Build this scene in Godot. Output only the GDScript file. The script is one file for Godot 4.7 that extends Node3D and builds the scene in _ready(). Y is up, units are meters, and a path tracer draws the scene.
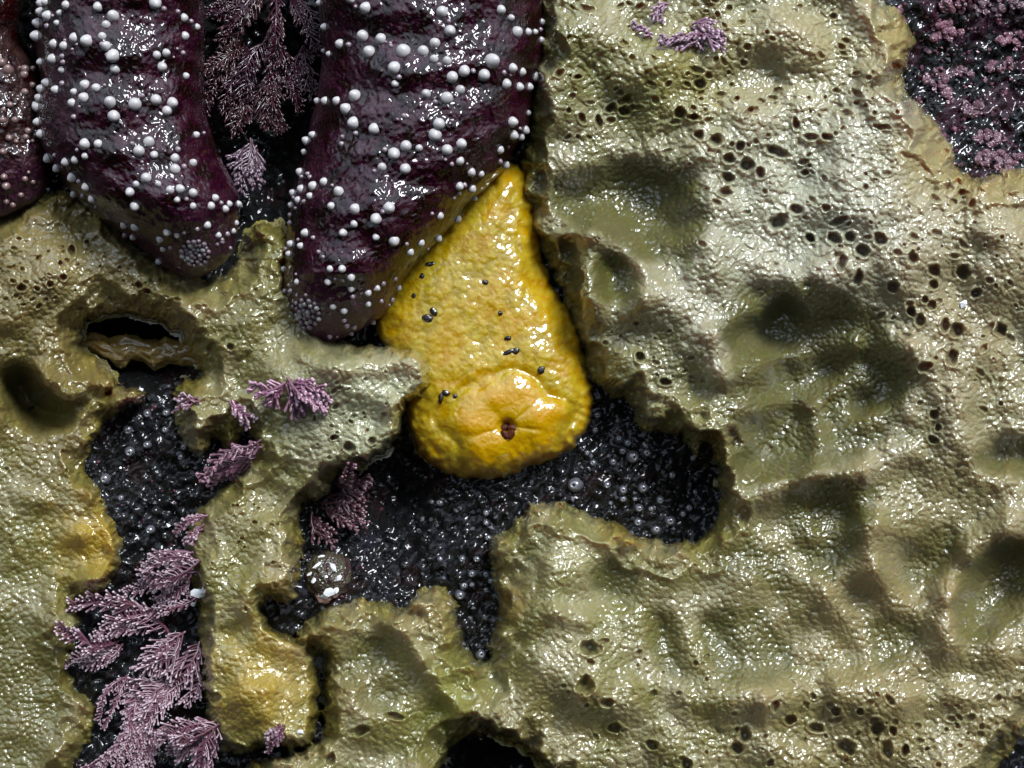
extends Node3D
# A patch of wet intertidal rock, 20 cm wide: two purple sea stars, a yellow sea slug and a green encrusting sponge.
# Local frame of the rock face: x to the right, y up the face, w out of it. 1 unit = 0.2 mm; the face leans back by LEAN.

const S := 0.0002
const EYE := 1540.0                 # distance of the eye from the face, in units
const LEAN := 14.0
var B := Basis(Vector3.RIGHT, -deg_to_rad(LEAN))
var rng := RandomNumberGenerator.new()
var taken := {}
var M := {}

# ---------------------------------------------------------------- helpers
func at(x: float, y: float, w: float) -> Vector3:
	var k := (1.0 - w / EYE) * S
	return Vector3((x - 512.0) * k, (384.0 - y) * k, w * S)

func numbered(called: String) -> String:
	if not taken.has(called):
		taken[called] = 0
		return called
	taken[called] += 1
	return "%s_%03d" % [called, taken[called]]

func tag(o: Node, label := "", category := "", group := "", kind := "") -> Node:
	if label: o.set_meta("label", label)
	if category: o.set_meta("category", category)
	if group: o.set_meta("group", group)
	if kind: o.set_meta("kind", kind)
	return o

func thing(called: String, base: Vector3, label: String, category: String, group := "") -> Node3D:
	var o := Node3D.new()
	o.name = numbered(called)
	add_child(o)
	o.transform = Transform3D(B, B * base)
	tag(o, label, category, group)
	return o

func part(called: String, mesh: Mesh, mat: Material, parent: Node3D, tr := Transform3D.IDENTITY) -> MeshInstance3D:
	var o := MeshInstance3D.new()
	var n := 0
	while parent.has_node(NodePath(called if n == 0 else "%s_%03d" % [called, n])): n += 1
	o.name = called if n == 0 else "%s_%03d" % [called, n]
	o.mesh = mesh
	o.material_override = mat
	o.transform = tr
	parent.add_child(o, true)
	return o

func whole(called: String, mesh: Mesh, mat: Material, base: Vector3, label: String, category: String, group := "", kind := "") -> MeshInstance3D:
	var o := MeshInstance3D.new()
	o.name = numbered(called)
	o.mesh = mesh
	o.material_override = mat
	add_child(o)
	o.transform = Transform3D(B, B * base)
	tag(o, label, category, group, kind)
	return o

func fnoise(seed_: int, period: float, oct := 1, type := FastNoiseLite.TYPE_SIMPLEX_SMOOTH) -> FastNoiseLite:
	var n := FastNoiseLite.new()
	n.seed = seed_
	n.noise_type = type
	n.frequency = 1.0 / period
	n.fractal_type = FastNoiseLite.FRACTAL_FBM if oct > 1 else FastNoiseLite.FRACTAL_NONE
	n.fractal_octaves = oct
	return n

func cells(seed_: int, period: float, jitter := 1.0) -> FastNoiseLite:
	var n := fnoise(seed_, period, 1, FastNoiseLite.TYPE_CELLULAR)
	n.cellular_distance_function = FastNoiseLite.DISTANCE_EUCLIDEAN
	n.cellular_return_type = FastNoiseLite.RETURN_DISTANCE
	n.cellular_jitter = jitter
	return n

func relief(seed_: int, freq: float, type: int, oct := 2, stretch := 1.0) -> NoiseTexture2D:
	var t := NoiseTexture2D.new()
	t.width = 512
	t.height = int(512 * stretch)
	t.seamless = true
	t.normalize = true
	var n := FastNoiseLite.new()
	n.seed = seed_
	n.noise_type = type
	n.frequency = freq
	n.fractal_type = FastNoiseLite.FRACTAL_FBM if oct > 1 else FastNoiseLite.FRACTAL_NONE
	n.fractal_octaves = oct
	n.cellular_return_type = FastNoiseLite.RETURN_DISTANCE
	t.noise = n
	return t

func wet(rough: float, spec := 0.5, color := Color.WHITE, vertex := true) -> StandardMaterial3D:
	var m := StandardMaterial3D.new()
	m.albedo_color = color
	m.vertex_color_use_as_albedo = vertex
	m.roughness = rough
	m.metallic_specular = spec
	return m

func bumped(m: StandardMaterial3D, tex: Texture2D, units: float, depth: float) -> StandardMaterial3D:
	# the relief repeats every `units` and is `depth` units deep
	m.uv1_triplanar = true
	m.uv1_scale = Vector3.ONE / (units * S)
	m.heightmap_enabled = true
	m.heightmap_texture = tex
	m.heightmap_scale = depth * S * 100.0
	return m

func film(m: StandardMaterial3D, share: float, rough: float) -> StandardMaterial3D:
	# the film of sea water
	m.clearcoat_enabled = true
	m.clearcoat = share
	m.clearcoat_roughness = rough
	return m

func lin(r: float, g: float, b: float) -> Color:
	return Color(r, g, b)

# signed distance to a polygon, positive inside
func inside_by(p: Vector2, poly: PackedVector2Array) -> float:
	var d := 1e9
	var n := poly.size()
	var j := n - 1
	var inn := false
	for i in n:
		var a := poly[i]
		var b := poly[j]
		var e := b - a
		var q := p - a
		d = minf(d, (q - e * clampf(q.dot(e) / e.length_squared(), 0.0, 1.0)).length_squared())
		if (a.y > p.y) != (b.y > p.y) and p.x < e.x * (p.y - a.y) / e.y + a.x:
			inn = not inn
		j = i
	return sqrt(d) if inn else -sqrt(d)

func smooth_poly(a: Array) -> PackedVector2Array:
	# corner cutting, twice
	var p := PackedVector2Array()
	for i in range(0, a.size(), 2): p.append(Vector2(a[i], a[i + 1]))
	var q := PackedVector2Array()
	for i in p.size():
		var b := p[(i + 1) % p.size()]
		q.append(p[i].lerp(b, 0.25))
		q.append(p[i].lerp(b, 0.75))
	return q

func bounds(p: PackedVector2Array) -> Rect2:
	var r := Rect2(p[0], Vector2.ZERO)
	for v in p: r = r.expand(v)
	return r

func commit(pos: PackedVector3Array, nor: PackedVector3Array, col: PackedColorArray, idx: PackedInt32Array) -> ArrayMesh:
	var a := []
	a.resize(Mesh.ARRAY_MAX)
	a[Mesh.ARRAY_VERTEX] = pos
	a[Mesh.ARRAY_NORMAL] = nor
	if col.size(): a[Mesh.ARRAY_COLOR] = col
	a[Mesh.ARRAY_INDEX] = idx
	var m := ArrayMesh.new()
	m.add_surface_from_arrays(Mesh.PRIMITIVE_TRIANGLES, a)
	return m

# normal of the surface w(x, y) in the rock's frame
func slope_normal(x: float, y: float, w: float, dx: float, dy: float) -> Vector3:
	var k := 1.0 - w / EYE
	var nx := -dx / k
	var ny := dy / k
	return Vector3(nx, ny, 1.0 + (nx * (x - 512.0) + ny * (384.0 - y)) / EYE).normalized()

# a grid of points (rows of `cols`); wraps round when `ring`
class Bag:
	var pos := PackedVector3Array()
	var nor := PackedVector3Array()
	var col := PackedColorArray()
	var idx := PackedInt32Array()
	func grid(p: PackedVector3Array, c: PackedColorArray, cols: int, ring: bool) -> void:
		var rows := p.size() / cols
		var o := pos.size()
		pos.append_array(p)
		col.append_array(c)
		for r in rows:
			for k in cols:
				var l := (k - 1 + cols) % cols if ring else maxi(k - 1, 0)
				var g := (k + 1) % cols if ring else mini(k + 1, cols - 1)
				var du := p[r * cols + g] - p[r * cols + l]
				var dv := p[mini(r + 1, rows - 1) * cols + k] - p[maxi(r - 1, 0) * cols + k]
				var n := du.cross(dv)
				nor.append(n.normalized() if n.length_squared() > 1e-24 else Vector3(0, 0, 1))
		for r in rows - 1:
			for k in (cols if ring else cols - 1):
				var g := (k + 1) % cols
				var a := o + r * cols + k
				var b := o + r * cols + g
				idx.append_array([a, a + cols, b, b, a + cols, b + cols])
	# a tube through points, rounded at its far end
	func tube(pts: Array, rad: Array, cs: Array, sides := 6) -> void:
		var p := PackedVector3Array()
		var c := PackedColorArray()
		var n := pts.size()
		var up := Vector3(0.13, 0.2, 0.97)
		for i in n:
			var d: Vector3 = (pts[mini(i + 1, n - 1)] - pts[maxi(i - 1, 0)]).normalized()
			var s := d.cross(up).normalized()
			var t := s.cross(d)
			for k in sides:
				var a := -TAU * k / sides
				p.append(pts[i] + (s * cos(a) + t * sin(a)) * rad[i])
				c.append(cs[i])
		var e: Vector3 = pts[n - 1]
		var dd: Vector3 = (e - pts[n - 2]).normalized() * rad[n - 1] * 0.6
		for k in sides:
			p.append(e + dd)
			c.append(cs[n - 1])
		grid(p, c, sides, true)
	func mesh() -> ArrayMesh:
		var a := []
		a.resize(Mesh.ARRAY_MAX)
		a[Mesh.ARRAY_VERTEX] = pos
		a[Mesh.ARRAY_NORMAL] = nor
		a[Mesh.ARRAY_COLOR] = col
		a[Mesh.ARRAY_INDEX] = idx
		var m := ArrayMesh.new()
		m.add_surface_from_arrays(Mesh.PRIMITIVE_TRIANGLES, a)
		return m

# ---------------------------------------------------------------- scene
func _ready() -> void:
	rng.seed = 4711
	var cam := Camera3D.new()
	cam.name = "camera"
	cam.fov = rad_to_deg(2.0 * atan(384.0 / EYE))
	cam.near = 0.01
	cam.far = 20.0
	cam.transform = Transform3D(B, B * Vector3(0, 0, EYE * S))
	add_child(cam)

	var sky_look := ProceduralSkyMaterial.new()
	sky_look.sky_top_color = Color(0.86, 0.92, 1.0)
	sky_look.sky_horizon_color = Color(0.34, 0.37, 0.40)
	sky_look.sky_curve = 0.5
	sky_look.ground_horizon_color = Color(0.10, 0.10, 0.09)
	sky_look.ground_bottom_color = Color(0.06, 0.06, 0.055)
	var sky := Sky.new()
	sky.sky_material = sky_look
	var env := Environment.new()
	env.background_mode = Environment.BG_SKY
	env.sky = sky
	env.background_energy_multiplier = 0.52
	env.tonemap_mode = Environment.TONE_MAPPER_LINEAR
	env.tonemap_exposure = 5.6
	env.sdfgi_enabled = true
	env.ssao_enabled = true
	env.ssil_enabled = true
	var we := WorldEnvironment.new()
	we.environment = env
	add_child(we)

	var sun := DirectionalLight3D.new()
	sun.name = "bright_overcast_sun"
	sun.light_energy = 0.5
	sun.light_angular_distance = 20.0
	sun.light_color = Color(0.96, 0.98, 1.0)
	sun.shadow_enabled = true
	add_child(sun)
	var from := B * Vector3(0.36, 0.62, 0.70).normalized()
	sun.look_at_from_position(from, Vector3.ZERO, Vector3.RIGHT)

	materials()
	build_rock()
	build_sponge()
	build_slug()
	build_stars()
	build_algae()
	build_small_things()

func materials() -> void:
	var grain := relief(5, 0.045, FastNoiseLite.TYPE_SIMPLEX_SMOOTH, 3)
	var pebble := relief(9, 0.05, FastNoiseLite.TYPE_CELLULAR, 1)
	var streak := relief(21, 0.03, FastNoiseLite.TYPE_SIMPLEX_SMOOTH, 3)
	M.sponge = film(bumped(wet(0.35, 0.22), grain, 60.0, 1.3), 1.0, 0.03)
	M.rock = film(bumped(wet(0.35, 0.15), grain, 50.0, 2.4), 0.4, 0.05)
	M.star = film(bumped(wet(0.45, 0.2), streak, 80.0, 2.2), 0.6, 0.035)
	M.slug = film(bumped(wet(0.35, 0.25), grain, 120.0, 0.5), 0.9, 0.035)
	M.sponge.subsurf_scatter_enabled = true
	M.sponge.subsurf_scatter_strength = 0.22
	M.slug.subsurf_scatter_enabled = true
	M.slug.subsurf_scatter_strength = 0.3
	M.alga = wet(0.35, 0.5)
	M.alga_dark = film(wet(0.4, 0.2), 0.45, 0.06)
	M.grain = film(wet(0.35, 0.2), 0.6, 0.04)
	M.tubercle = wet(0.32, 0.4, Color(lin(0.245, 0.230, 0.228)).linear_to_srgb(), false)
	M.tubercle_pink = wet(0.32, 0.5, Color(lin(0.1276, 0.0957, 0.1102)).linear_to_srgb(), false)
	M.tubercle_buff = wet(0.32, 0.5, Color(lin(0.1044, 0.0638, 0.0580)).linear_to_srgb(), false)
	M.shell = wet(0.2, 0.5, Color(0.66, 0.66, 0.66), false)
	M.speck = wet(0.25, 0.5, Color(0.09, 0.07, 0.05), false)
	M.gill = wet(0.5, 0.2, Color(0.20, 0.08, 0.02), false)
	M.barnacle = film(wet(0.25, 0.5), 1.0, 0.05)
	M.crust = bumped(wet(0.3, 0.5), pebble, 60.0, 2.0)

# ---------------------------------------------------------------- the rock
var n_rock1 := fnoise(31, 130.0, 3)
var n_rock2 := cells(32, 9.0)
var n_rock3 := fnoise(33, 14.0, 3)
var rock_w := PackedFloat32Array()
const RX0 := -90.0
const RY0 := -90.0
const RST := 2.4
const RNX := 502
const RNY := 396

func dip(x: float, y: float, cx: float, cy: float, rx: float, ry: float) -> float:
	var a := (x - cx) / rx
	var b := (y - cy) / ry
	return exp(-(a * a + b * b))

func rock_height(x: float, y: float) -> float:
	var w := n_rock1.get_noise_2d(x, y) * 13.0 - 8.0
	w -= 95.0 * dip(x, y, 262, 120, 55, 130)          # the crevice between the stars
	w -= 70.0 * dip(x, y, 20, 60, 60, 110)
	w -= 75.0 * dip(x, y, 138, 345, 66, 30)           # the cave under the ledge
	w -= 60.0 * dip(x, y, 30, 400, 45, 32)
	w -= 45.0 * dip(x, y, 385, 490, 45, 50)
	w -= 30.0 * dip(x, y, 700, 480, 30, 40)
	w -= 70.0 * dip(x, y, 515, 765, 60, 28)
	w -= 50.0 * dip(x, y, 322, 670, 18, 40)
	w -= 25.0 * dip(x, y, 1010, 70, 60, 60)
	return w

func rock_at(x: float, y: float) -> float:
	var i := clampi(int((x - RX0) / RST), 0, RNX - 1)
	var j := clampi(int((y - RY0) / RST), 0, RNY - 1)
	return rock_w[j * RNX + i]

func build_rock() -> void:
	rock_w.resize(RNX * RNY)
	for j in RNY:
		var y := RY0 + j * RST
		for i in RNX:
			var x := RX0 + i * RST
			var c := n_rock2.get_noise_2d(x, y) + 1.0
			rock_w[j * RNX + i] = rock_height(x, y) + (1.0 - c * c) * 4.0 + n_rock3.get_noise_2d(x, y) * 6.0
	var pos := PackedVector3Array()
	var nor := PackedVector3Array()
	var col := PackedColorArray()
	var idx := PackedInt32Array()
	pos.resize(RNX * RNY)
	nor.resize(RNX * RNY)
	col.resize(RNX * RNY)
	var tint := fnoise(35, 60.0, 3)
	for j in RNY:
		var y := RY0 + j * RST
		var ja := maxi(j - 1, 0) * RNX
		var jb := mini(j + 1, RNY - 1) * RNX
		for i in RNX:
			var x := RX0 + i * RST
			var k := j * RNX + i
			var w := rock_w[k]
			pos[k] = at(x, y, w)
			nor[k] = slope_normal(x, y, w, (rock_w[j * RNX + mini(i + 1, RNX - 1)] - rock_w[j * RNX + maxi(i - 1, 0)]) / (2.0 * RST), (rock_w[jb + i] - rock_w[ja + i]) / (2.0 * RST))
			var t := tint.get_noise_2d(x, y)
			var c := lin(0.0046, 0.0046, 0.0058)
			c = c.lerp(lin(0.0290, 0.0093, 0.0145), smoothstep(0.05, 0.4, t) * (0.75 if x > 860.0 and y < 250.0 else 0.14))
			col[k] = c.lerp(lin(0.0174, 0.0174, 0.0197), smoothstep(0.25, 0.6, -t) * 0.5)
	for j in RNY - 1:
		for i in RNX - 1:
			var a := j * RNX + i
			idx.append(a); idx.append(a + 1); idx.append(a + RNX)
			idx.append(a + 1); idx.append(a + RNX + 1); idx.append(a + RNX)
	whole("rock", commit(pos, nor, col, idx), M.rock, Vector3.ZERO, "black wet granular rock face under the sponge and the sea stars", "rock", "", "structure")
	# the rock goes on all round, out of the picture
	var g := PackedVector3Array()
	var gc := PackedColorArray()
	for j in 61:
		for i in 61:
			var x := 512.0 + (i - 30) * 220.0
			var y := 384.0 + (j - 30) * 220.0
			g.append(Vector3((x - 512.0) * S, (384.0 - y) * S, (-150.0 + n_rock1.get_noise_2d(x * 0.2, y * 0.2) * 90.0) * S))
			gc.append(lin(0.0174, 0.0174, 0.0162))
	var bag := Bag.new()
	bag.grid(g, gc, 61, false)
	whole("rock_terrain", bag.mesh(), M.rock, Vector3.ZERO, "dark rock going on round the patch with the sea stars", "rock", "", "structure")

# ---------------------------------------------------------------- the sponge
const CX0 := -64.0
const CY0 := -64.0
const CS := 4.0
const CW := 288
const CH := 224
const FST := 1.0
const FW := 1152
const FH := 896
var mac := PackedFloat32Array()
var hol := PackedFloat32Array()
var sdf := PackedFloat32Array()
var calm := PackedFloat32Array()
var own := PackedInt32Array()
var c_r := PackedFloat32Array()
var c_g := PackedFloat32Array()
var c_b := PackedFloat32Array()
var pore := PackedFloat32Array()
var sponge_w := PackedFloat32Array()

func cell_span(lo: float, hi: float, o: float, n: int) -> Vector2i:
	return Vector2i(clampi(int((lo - o) / CS) - 1, 0, n - 1), clampi(int((hi - o) / CS) + 1, 0, n - 1))

func hollow(a: Array, depth: float, soft: float, low_soft := 1.0, skin := 1.0) -> void:
	depth *= 1.38
	soft *= 1.7
	# a bowl with a steep upper lip and, by low_soft, a gentler lower one
	var p := smooth_poly(a)
	var r := bounds(p)
	var sx := cell_span(r.position.x, r.end.x, CX0, CW)
	var sy := cell_span(r.position.y, r.end.y, CY0, CH)
	for j in range(sy.x, sy.y + 1):
		var y := CY0 + (j + 0.5) * CS
		var low := clampf((y - r.position.y) / r.size.y, 0.0, 1.0)
		for i in range(sx.x, sx.y + 1):
			var x := CX0 + (i + 0.5) * CS
			var d := inside_by(Vector2(x, y), p) + n_wob.get_noise_2d(x, y) * 6.0
			if d > 0.0:
				var t := smoothstep(0.0, soft * lerpf(1.0, low_soft, low), d)
				mac[j * CW + i] -= depth * t
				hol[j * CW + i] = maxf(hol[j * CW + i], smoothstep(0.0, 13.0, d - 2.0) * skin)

func ridge(a: Array, wide: float, high: float) -> void:
	wide *= 1.35
	high *= 1.45
	for s in range(0, a.size() - 2, 2):
		var p := Vector2(a[s], a[s + 1])
		var q := Vector2(a[s + 2], a[s + 3])
		var sx := cell_span(minf(p.x, q.x) - wide * 2.5, maxf(p.x, q.x) + wide * 2.5, CX0, CW)
		var sy := cell_span(minf(p.y, q.y) - wide * 2.5, maxf(p.y, q.y) + wide * 2.5, CY0, CH)
		var e := q - p
		for j in range(sy.x, sy.y + 1):
			for i in range(sx.x, sx.y + 1):
				var v := Vector2(CX0 + (i + 0.5) * CS, CY0 + (j + 0.5) * CS)
				v += Vector2(n_wob.get_noise_2d(v.x, v.y), n_wob.get_noise_2d(v.y + 300.0, v.x)) * 7.0
				var t := (v - p).dot(e) / e.length_squared()
				if (t < 0.0 and s > 0) or t > 1.0 and s < a.size() - 4:
					if t < 0.0: continue
				var d := (v - p - e * clampf(t, 0.0, 1.0)).length() / wide
				if d < 2.5:
					mac[j * CW + i] += high * exp(-d * d)

func mound(x: float, y: float, rx: float, ry: float, high: float, turn := 0.0) -> void:
	var m := maxf(rx, ry) * 2.4
	var sx := cell_span(x - m, x + m, CX0, CW)
	var sy := cell_span(y - m, y + m, CY0, CH)
	var c := cos(turn)
	var s := sin(turn)
	for j in range(sy.x, sy.y + 1):
		for i in range(sx.x, sx.y + 1):
			var dx := CX0 + (i + 0.5) * CS - x
			var dy := CY0 + (j + 0.5) * CS - y
			var a := (dx * c + dy * s) / rx
			var b := (dy * c - dx * s) / ry
			mac[j * CW + i] += high * exp(-(a * a + b * b))

func quiet(x: float, y: float, rx: float, ry: float, share := 1.0) -> void:
	# smooth skin without pebbles
	var m := maxf(rx, ry) * 2.0
	var sx := cell_span(x - m, x + m, CX0, CW)
	var sy := cell_span(y - m, y + m, CY0, CH)
	for j in range(sy.x, sy.y + 1):
		for i in range(sx.x, sx.y + 1):
			var t := share * dip(CX0 + (i + 0.5) * CS, CY0 + (j + 0.5) * CS, x, y, rx, ry)
			calm[j * CW + i] = maxf(calm[j * CW + i], t)

func tinge(x: float, y: float, r: float, c: Color, share: float) -> void:
	var sx := cell_span(x - r * 2.2, x + r * 2.2, CX0, CW)
	var sy := cell_span(y - r * 2.2, y + r * 2.2, CY0, CH)
	for j in range(sy.x, sy.y + 1):
		for i in range(sx.x, sx.y + 1):
			var px := CX0 + (i + 0.5) * CS
			var py := CY0 + (j + 0.5) * CS
			var d := Vector2(px - x, py - y).length() / r + n_wob.get_noise_2d(px * 1.3, py * 1.3) * 0.5
			var t := share * exp(-d * d)
			var k := j * CW + i
			c_r[k] = lerpf(c_r[k], c.r, t)
			c_g[k] = lerpf(c_g[k], c.g, t)
			c_b[k] = lerpf(c_b[k], c.b, t)

func hole(x: float, y: float, rx: float, ry: float, turn: float, deep: float, rim := 1.6) -> void:
	var m := maxf(rx, ry) * 1.9
	var c := cos(turn)
	var s := sin(turn)
	for j in range(clampi(int((y - m - CY0) / FST), 0, FH - 1), clampi(int((y + m - CY0) / FST) + 2, 0, FH)):
		for i in range(clampi(int((x - m - CX0) / FST), 0, FW - 1), clampi(int((x + m - CX0) / FST) + 2, 0, FW)):
			var dx := CX0 + i * FST - x
			var dy := CY0 + j * FST - y
			var r := Vector2((dx * c + dy * s) / rx, (dy * c - dx * s) / ry).length() + n_pore.get_noise_2d(dx + x, dy + y) * 0.2
			if r < 1.9:
				var e := (r - 1.3) / 0.28
				pore[j * FW + i] += rim * exp(-e * e) - deep * (1.0 - smoothstep(0.3, 1.12, r))

var n_pore := fnoise(55, 9.0, 1)
var n_wob := fnoise(51, 26.0, 2)

func enlarge(a: PackedFloat32Array) -> PackedFloat32Array:
	var im := Image.create_from_data(CW, CH, false, Image.FORMAT_RF, a.to_byte_array())
	im.resize(FW, FH, Image.INTERPOLATE_CUBIC)
	return im.get_data().to_float32_array()

func build_sponge() -> void:
	calm.resize(CW * CH)
	mac.resize(CW * CH); hol.resize(CW * CH); sdf.resize(CW * CH); own.resize(CW * CH)
	c_r.resize(CW * CH); c_g.resize(CW * CH); c_b.resize(CW * CH)
	var pieces := [
		["sponge", smooth_poly([530, 100, 540, 40, 542, -58, 872, -58, 878, -4, 906, 18, 916, 45, 904, 66, 899, 86, 926, 112, 951, 146, 955, 170, 974, 180, 1024, 168, 1084, 160, 1084, 824, 566, 824, 548, 768, 522, 746, 498, 738, 470, 720, 474, 690, 492, 655, 489, 640, 500, 612, 494, 580, 488, 550, 494, 534, 514, 530, 521, 513, 546, 500, 572, 508, 602, 520, 630, 531, 652, 542, 680, 546, 708, 536, 722, 512, 719, 470, 713, 444, 703, 440, 698, 456, 692, 452, 688, 439, 660, 431, 640, 434, 633, 405, 612, 396, 590, 382, 583, 352, 575, 330, 566, 300, 552, 270, 537, 240, 528, 210, 521, 170]),
			"large olive grey porous sponge sheet covering the right half of the rock"],
		["sponge", smooth_poly([-60, 235, 0, 222, 40, 195, 70, 190, 110, 225, 190, 285, 240, 270, 250, 225, 290, 225, 300, 300, 260, 345, 215, 350, 202, 374, 192, 340, 156, 318, 112, 312, 80, 322, 80, 352, 106, 368, 118, 385, 106, 400, 82, 420, 40, 430, -60, 420]),
			"tan brown sponge ledge with small pores below the left sea star"],
		["sponge", smooth_poly([-60, 380, 40, 380, 92, 398, 128, 386, 150, 396, 120, 412, 96, 432, 84, 470, 100, 485, 104, 512, 122, 532, 126, 556, 112, 582, 92, 602, 74, 598, 84, 630, 66, 660, 78, 690, 96, 700, 92, 740, 70, 780, 60, 824, -60, 824]),
			"olive sponge with glossy yellow knobs along the left edge of the rock"],
		["sponge", smooth_poly([206, 330, 226, 290, 262, 255, 292, 280, 318, 328, 352, 345, 390, 348, 426, 352, 433, 368, 428, 392, 400, 408, 402, 436, 376, 460, 334, 474, 326, 500, 300, 498, 302, 560, 296, 606, 262, 600, 240, 640, 204, 640, 198, 600, 186, 545, 190, 520, 214, 494, 240, 474, 258, 448, 246, 425, 240, 450, 222, 452, 214, 430, 210, 452, 198, 462, 182, 440, 174, 410, 178, 384, 200, 380, 204, 360]),
			"pale olive sponge flap reaching over the dark rock left of the yellow sea slug"],
		["sponge", smooth_poly([202, 640, 200, 615, 235, 606, 250, 598, 260, 606, 268, 626, 292, 638, 312, 648, 319, 680, 317, 738, 300, 752, 270, 742, 246, 757, 216, 747, 206, 705]),
			"rounded yellow sponge lump with folded skin beside the purple coralline tuft"],
		["sponge", smooth_poly([290, 640, 318, 612, 352, 600, 384, 602, 404, 612, 418, 592, 440, 586, 456, 596, 458, 622, 462, 645, 482, 662, 505, 668, 520, 700, 512, 742, 478, 730, 452, 742, 440, 768, 438, 824, 225, 824, 236, 765, 296, 755, 324, 740, 327, 700, 327, 660, 316, 648]),
			"greenish sponge with a sharp glossy crease between the yellow lump and the rock hole"],
	]
	for k in CW * CH:
		sdf[k] = -40.0
		own[k] = -1
	for n in pieces.size():
		var p: PackedVector2Array = pieces[n][1]
		var r := bounds(p)
		var sx := cell_span(r.position.x - 24, r.end.x + 24, CX0, CW)
		var sy := cell_span(r.position.y - 24, r.end.y + 24, CY0, CH)
		for j in range(sy.x, sy.y + 1):
			for i in range(sx.x, sx.y + 1):
				var d := inside_by(Vector2(CX0 + (i + 0.5) * CS, CY0 + (j + 0.5) * CS), p)
				var k := j * CW + i
				if d > sdf[k]:
					sdf[k] = minf(d, 60.0)
					own[k] = n
	# where its height comes from
	var big := fnoise(52, 120.0, 2)
	var mid := fnoise(53, 46.0, 2)
	var hue := fnoise(54, 70.0, 3)
	for j in CH:
		var y := CY0 + (j + 0.5) * CS
		for i in CW:
			var x := CX0 + (i + 0.5) * CS
			var k := j * CW + i
			mac[k] = 56.0 + big.get_noise_2d(x, y) * 26.0 + mid.get_noise_2d(x, y) * 5.0
			var c := lin(0.1432, 0.1241, 0.0642).lerp(lin(0.0824, 0.0745, 0.0206), smoothstep(-0.35, 0.45, hue.get_noise_2d(x, y) + 0.1))
			c_r[k] = c.r; c_g[k] = c.g; c_b[k] = c.b
	sponge_shape()
	sponge_pores()
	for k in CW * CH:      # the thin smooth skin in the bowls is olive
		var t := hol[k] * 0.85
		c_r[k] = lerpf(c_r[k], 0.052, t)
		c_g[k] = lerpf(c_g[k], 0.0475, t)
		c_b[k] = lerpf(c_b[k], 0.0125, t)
	for k in CW * CH:      # nowhere worn through to the rock
		var low := 12.0
		if mac[k] < low + 14.0:
			mac[k] = low + 14.0 * exp((mac[k] - low - 14.0) / 14.0)
	sponge_caves()
	for pass_ in 3:        # fleshy: no creases in the large forms
		var soft := mac.duplicate()
		for j in range(1, CH - 1):
			for i in range(1, CW - 1):
				var k := j * CW + i
				soft[k] = 0.25 * mac[k] + 0.125 * (mac[k - 1] + mac[k + 1] + mac[k - CW] + mac[k + CW]) + 0.0625 * (mac[k - CW - 1] + mac[k - CW + 1] + mac[k + CW - 1] + mac[k + CW + 1])
		mac = soft
	var fm := enlarge(mac)
	var fh := enlarge(hol)
	var fq := enlarge(calm)
	var fs := enlarge(sdf)
	var fr := enlarge(c_r)
	var fg := enlarge(c_g)
	var fb := enlarge(c_b)
	# fine relief
	var lump := cells(61, 14.0)
	var knob := cells(62, 8.4)
	var grit := cells(67, 4.8)
	var fine := fnoise(63, 8.0, 2)
	var warp := fnoise(64, 18.0, 1)
	var lipn := fnoise(68, 50.0, 2)
	var edge := fnoise(65, 19.0, 3)
	var zone := fnoise(66, 60.0, 2)
	sponge_w.resize(FW * FH)
	for j in FH:
		var y := CY0 + j * FST
		for i in FW:
			var k := j * FW + i
			var d := fs[k]
			if d < -8.0:
				sponge_w[k] = -999.0
				continue
			var x := CX0 + i * FST
			d += edge.get_noise_2d(x, y) * 5.0
			var t := clampf(fh[k], 0.0, 1.0)
			var wx := x + warp.get_noise_2d(x, y) * 3.5
			var wy := y + warp.get_noise_2d(y + 500.0, x) * 5.0
			var a := lump.get_noise_2d(wx, wy) + 1.0
			var b := knob.get_noise_2d(wx, wy) + 1.0
			var z := zone.get_noise_2d(x, y)
			var rough := (1.0 - t) * clampf(0.85 + z * 1.1 - 0.8 * smoothstep(0.0, 1.0, fq[k]), 0.1, 1.3)
			var g := grit.get_noise_2d(x + 1.5 * warp.get_noise_2d(x, y), y * 1.15) + 1.0
			var w := fm[k] + (1.0 - a * a) * 2.2 * rough + (1.0 - b * b) * (0.25 + 3.1 * rough) + fine.get_noise_2d(wx, wy) * (0.2 + 0.7 * minf(rough, 1.0)) + (1.0 - g * g) * (2.7 + 0.8 * t)
			var lip := 30.0 + 26.0 * lipn.get_noise_2d(x, y)
			lip = lerpf(lip, 11.0, minf(1.0, 1.6 * dip(x, y, 385, 410, 60, 80) + 1.5 * dip(x, y, 258, 685, 75, 85) + dip(x, y, 100, 540, 40, 60)))
			lip = lerpf(lip, 40.0, dip(x, y, 140, 322, 60, 30))
			var p := clampf((d + 2.0) / lip, 0.0, 1.0)
			w += 5.0 * exp(-pow((d - lip * 0.8) / 9.0, 2.0))
			p = sqrt(1.0 - (1.0 - p) * (1.0 - p))
			w += pore[k] * (1.0 - 0.3 * t)
			sponge_w[k] = lerpf(minf(-26.0, w - 30.0), w, p) if d > -6.0 else -999.0
			if p < 1.0:    # the growing margin is yellower
				var m := clampf(0.5 + lipn.get_noise_2d(y + 90.0, x) * 1.2, 0.05, 0.9) * ((1.0 - p) * 0.6 + 0.3 * (1.0 - smoothstep(4.0, 16.0, d)))
				fr[k] = lerpf(fr[k], 0.165, m)
				fg[k] = lerpf(fg[k], 0.126, m)
				fb[k] = lerpf(fb[k], 0.022, m)
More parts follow.
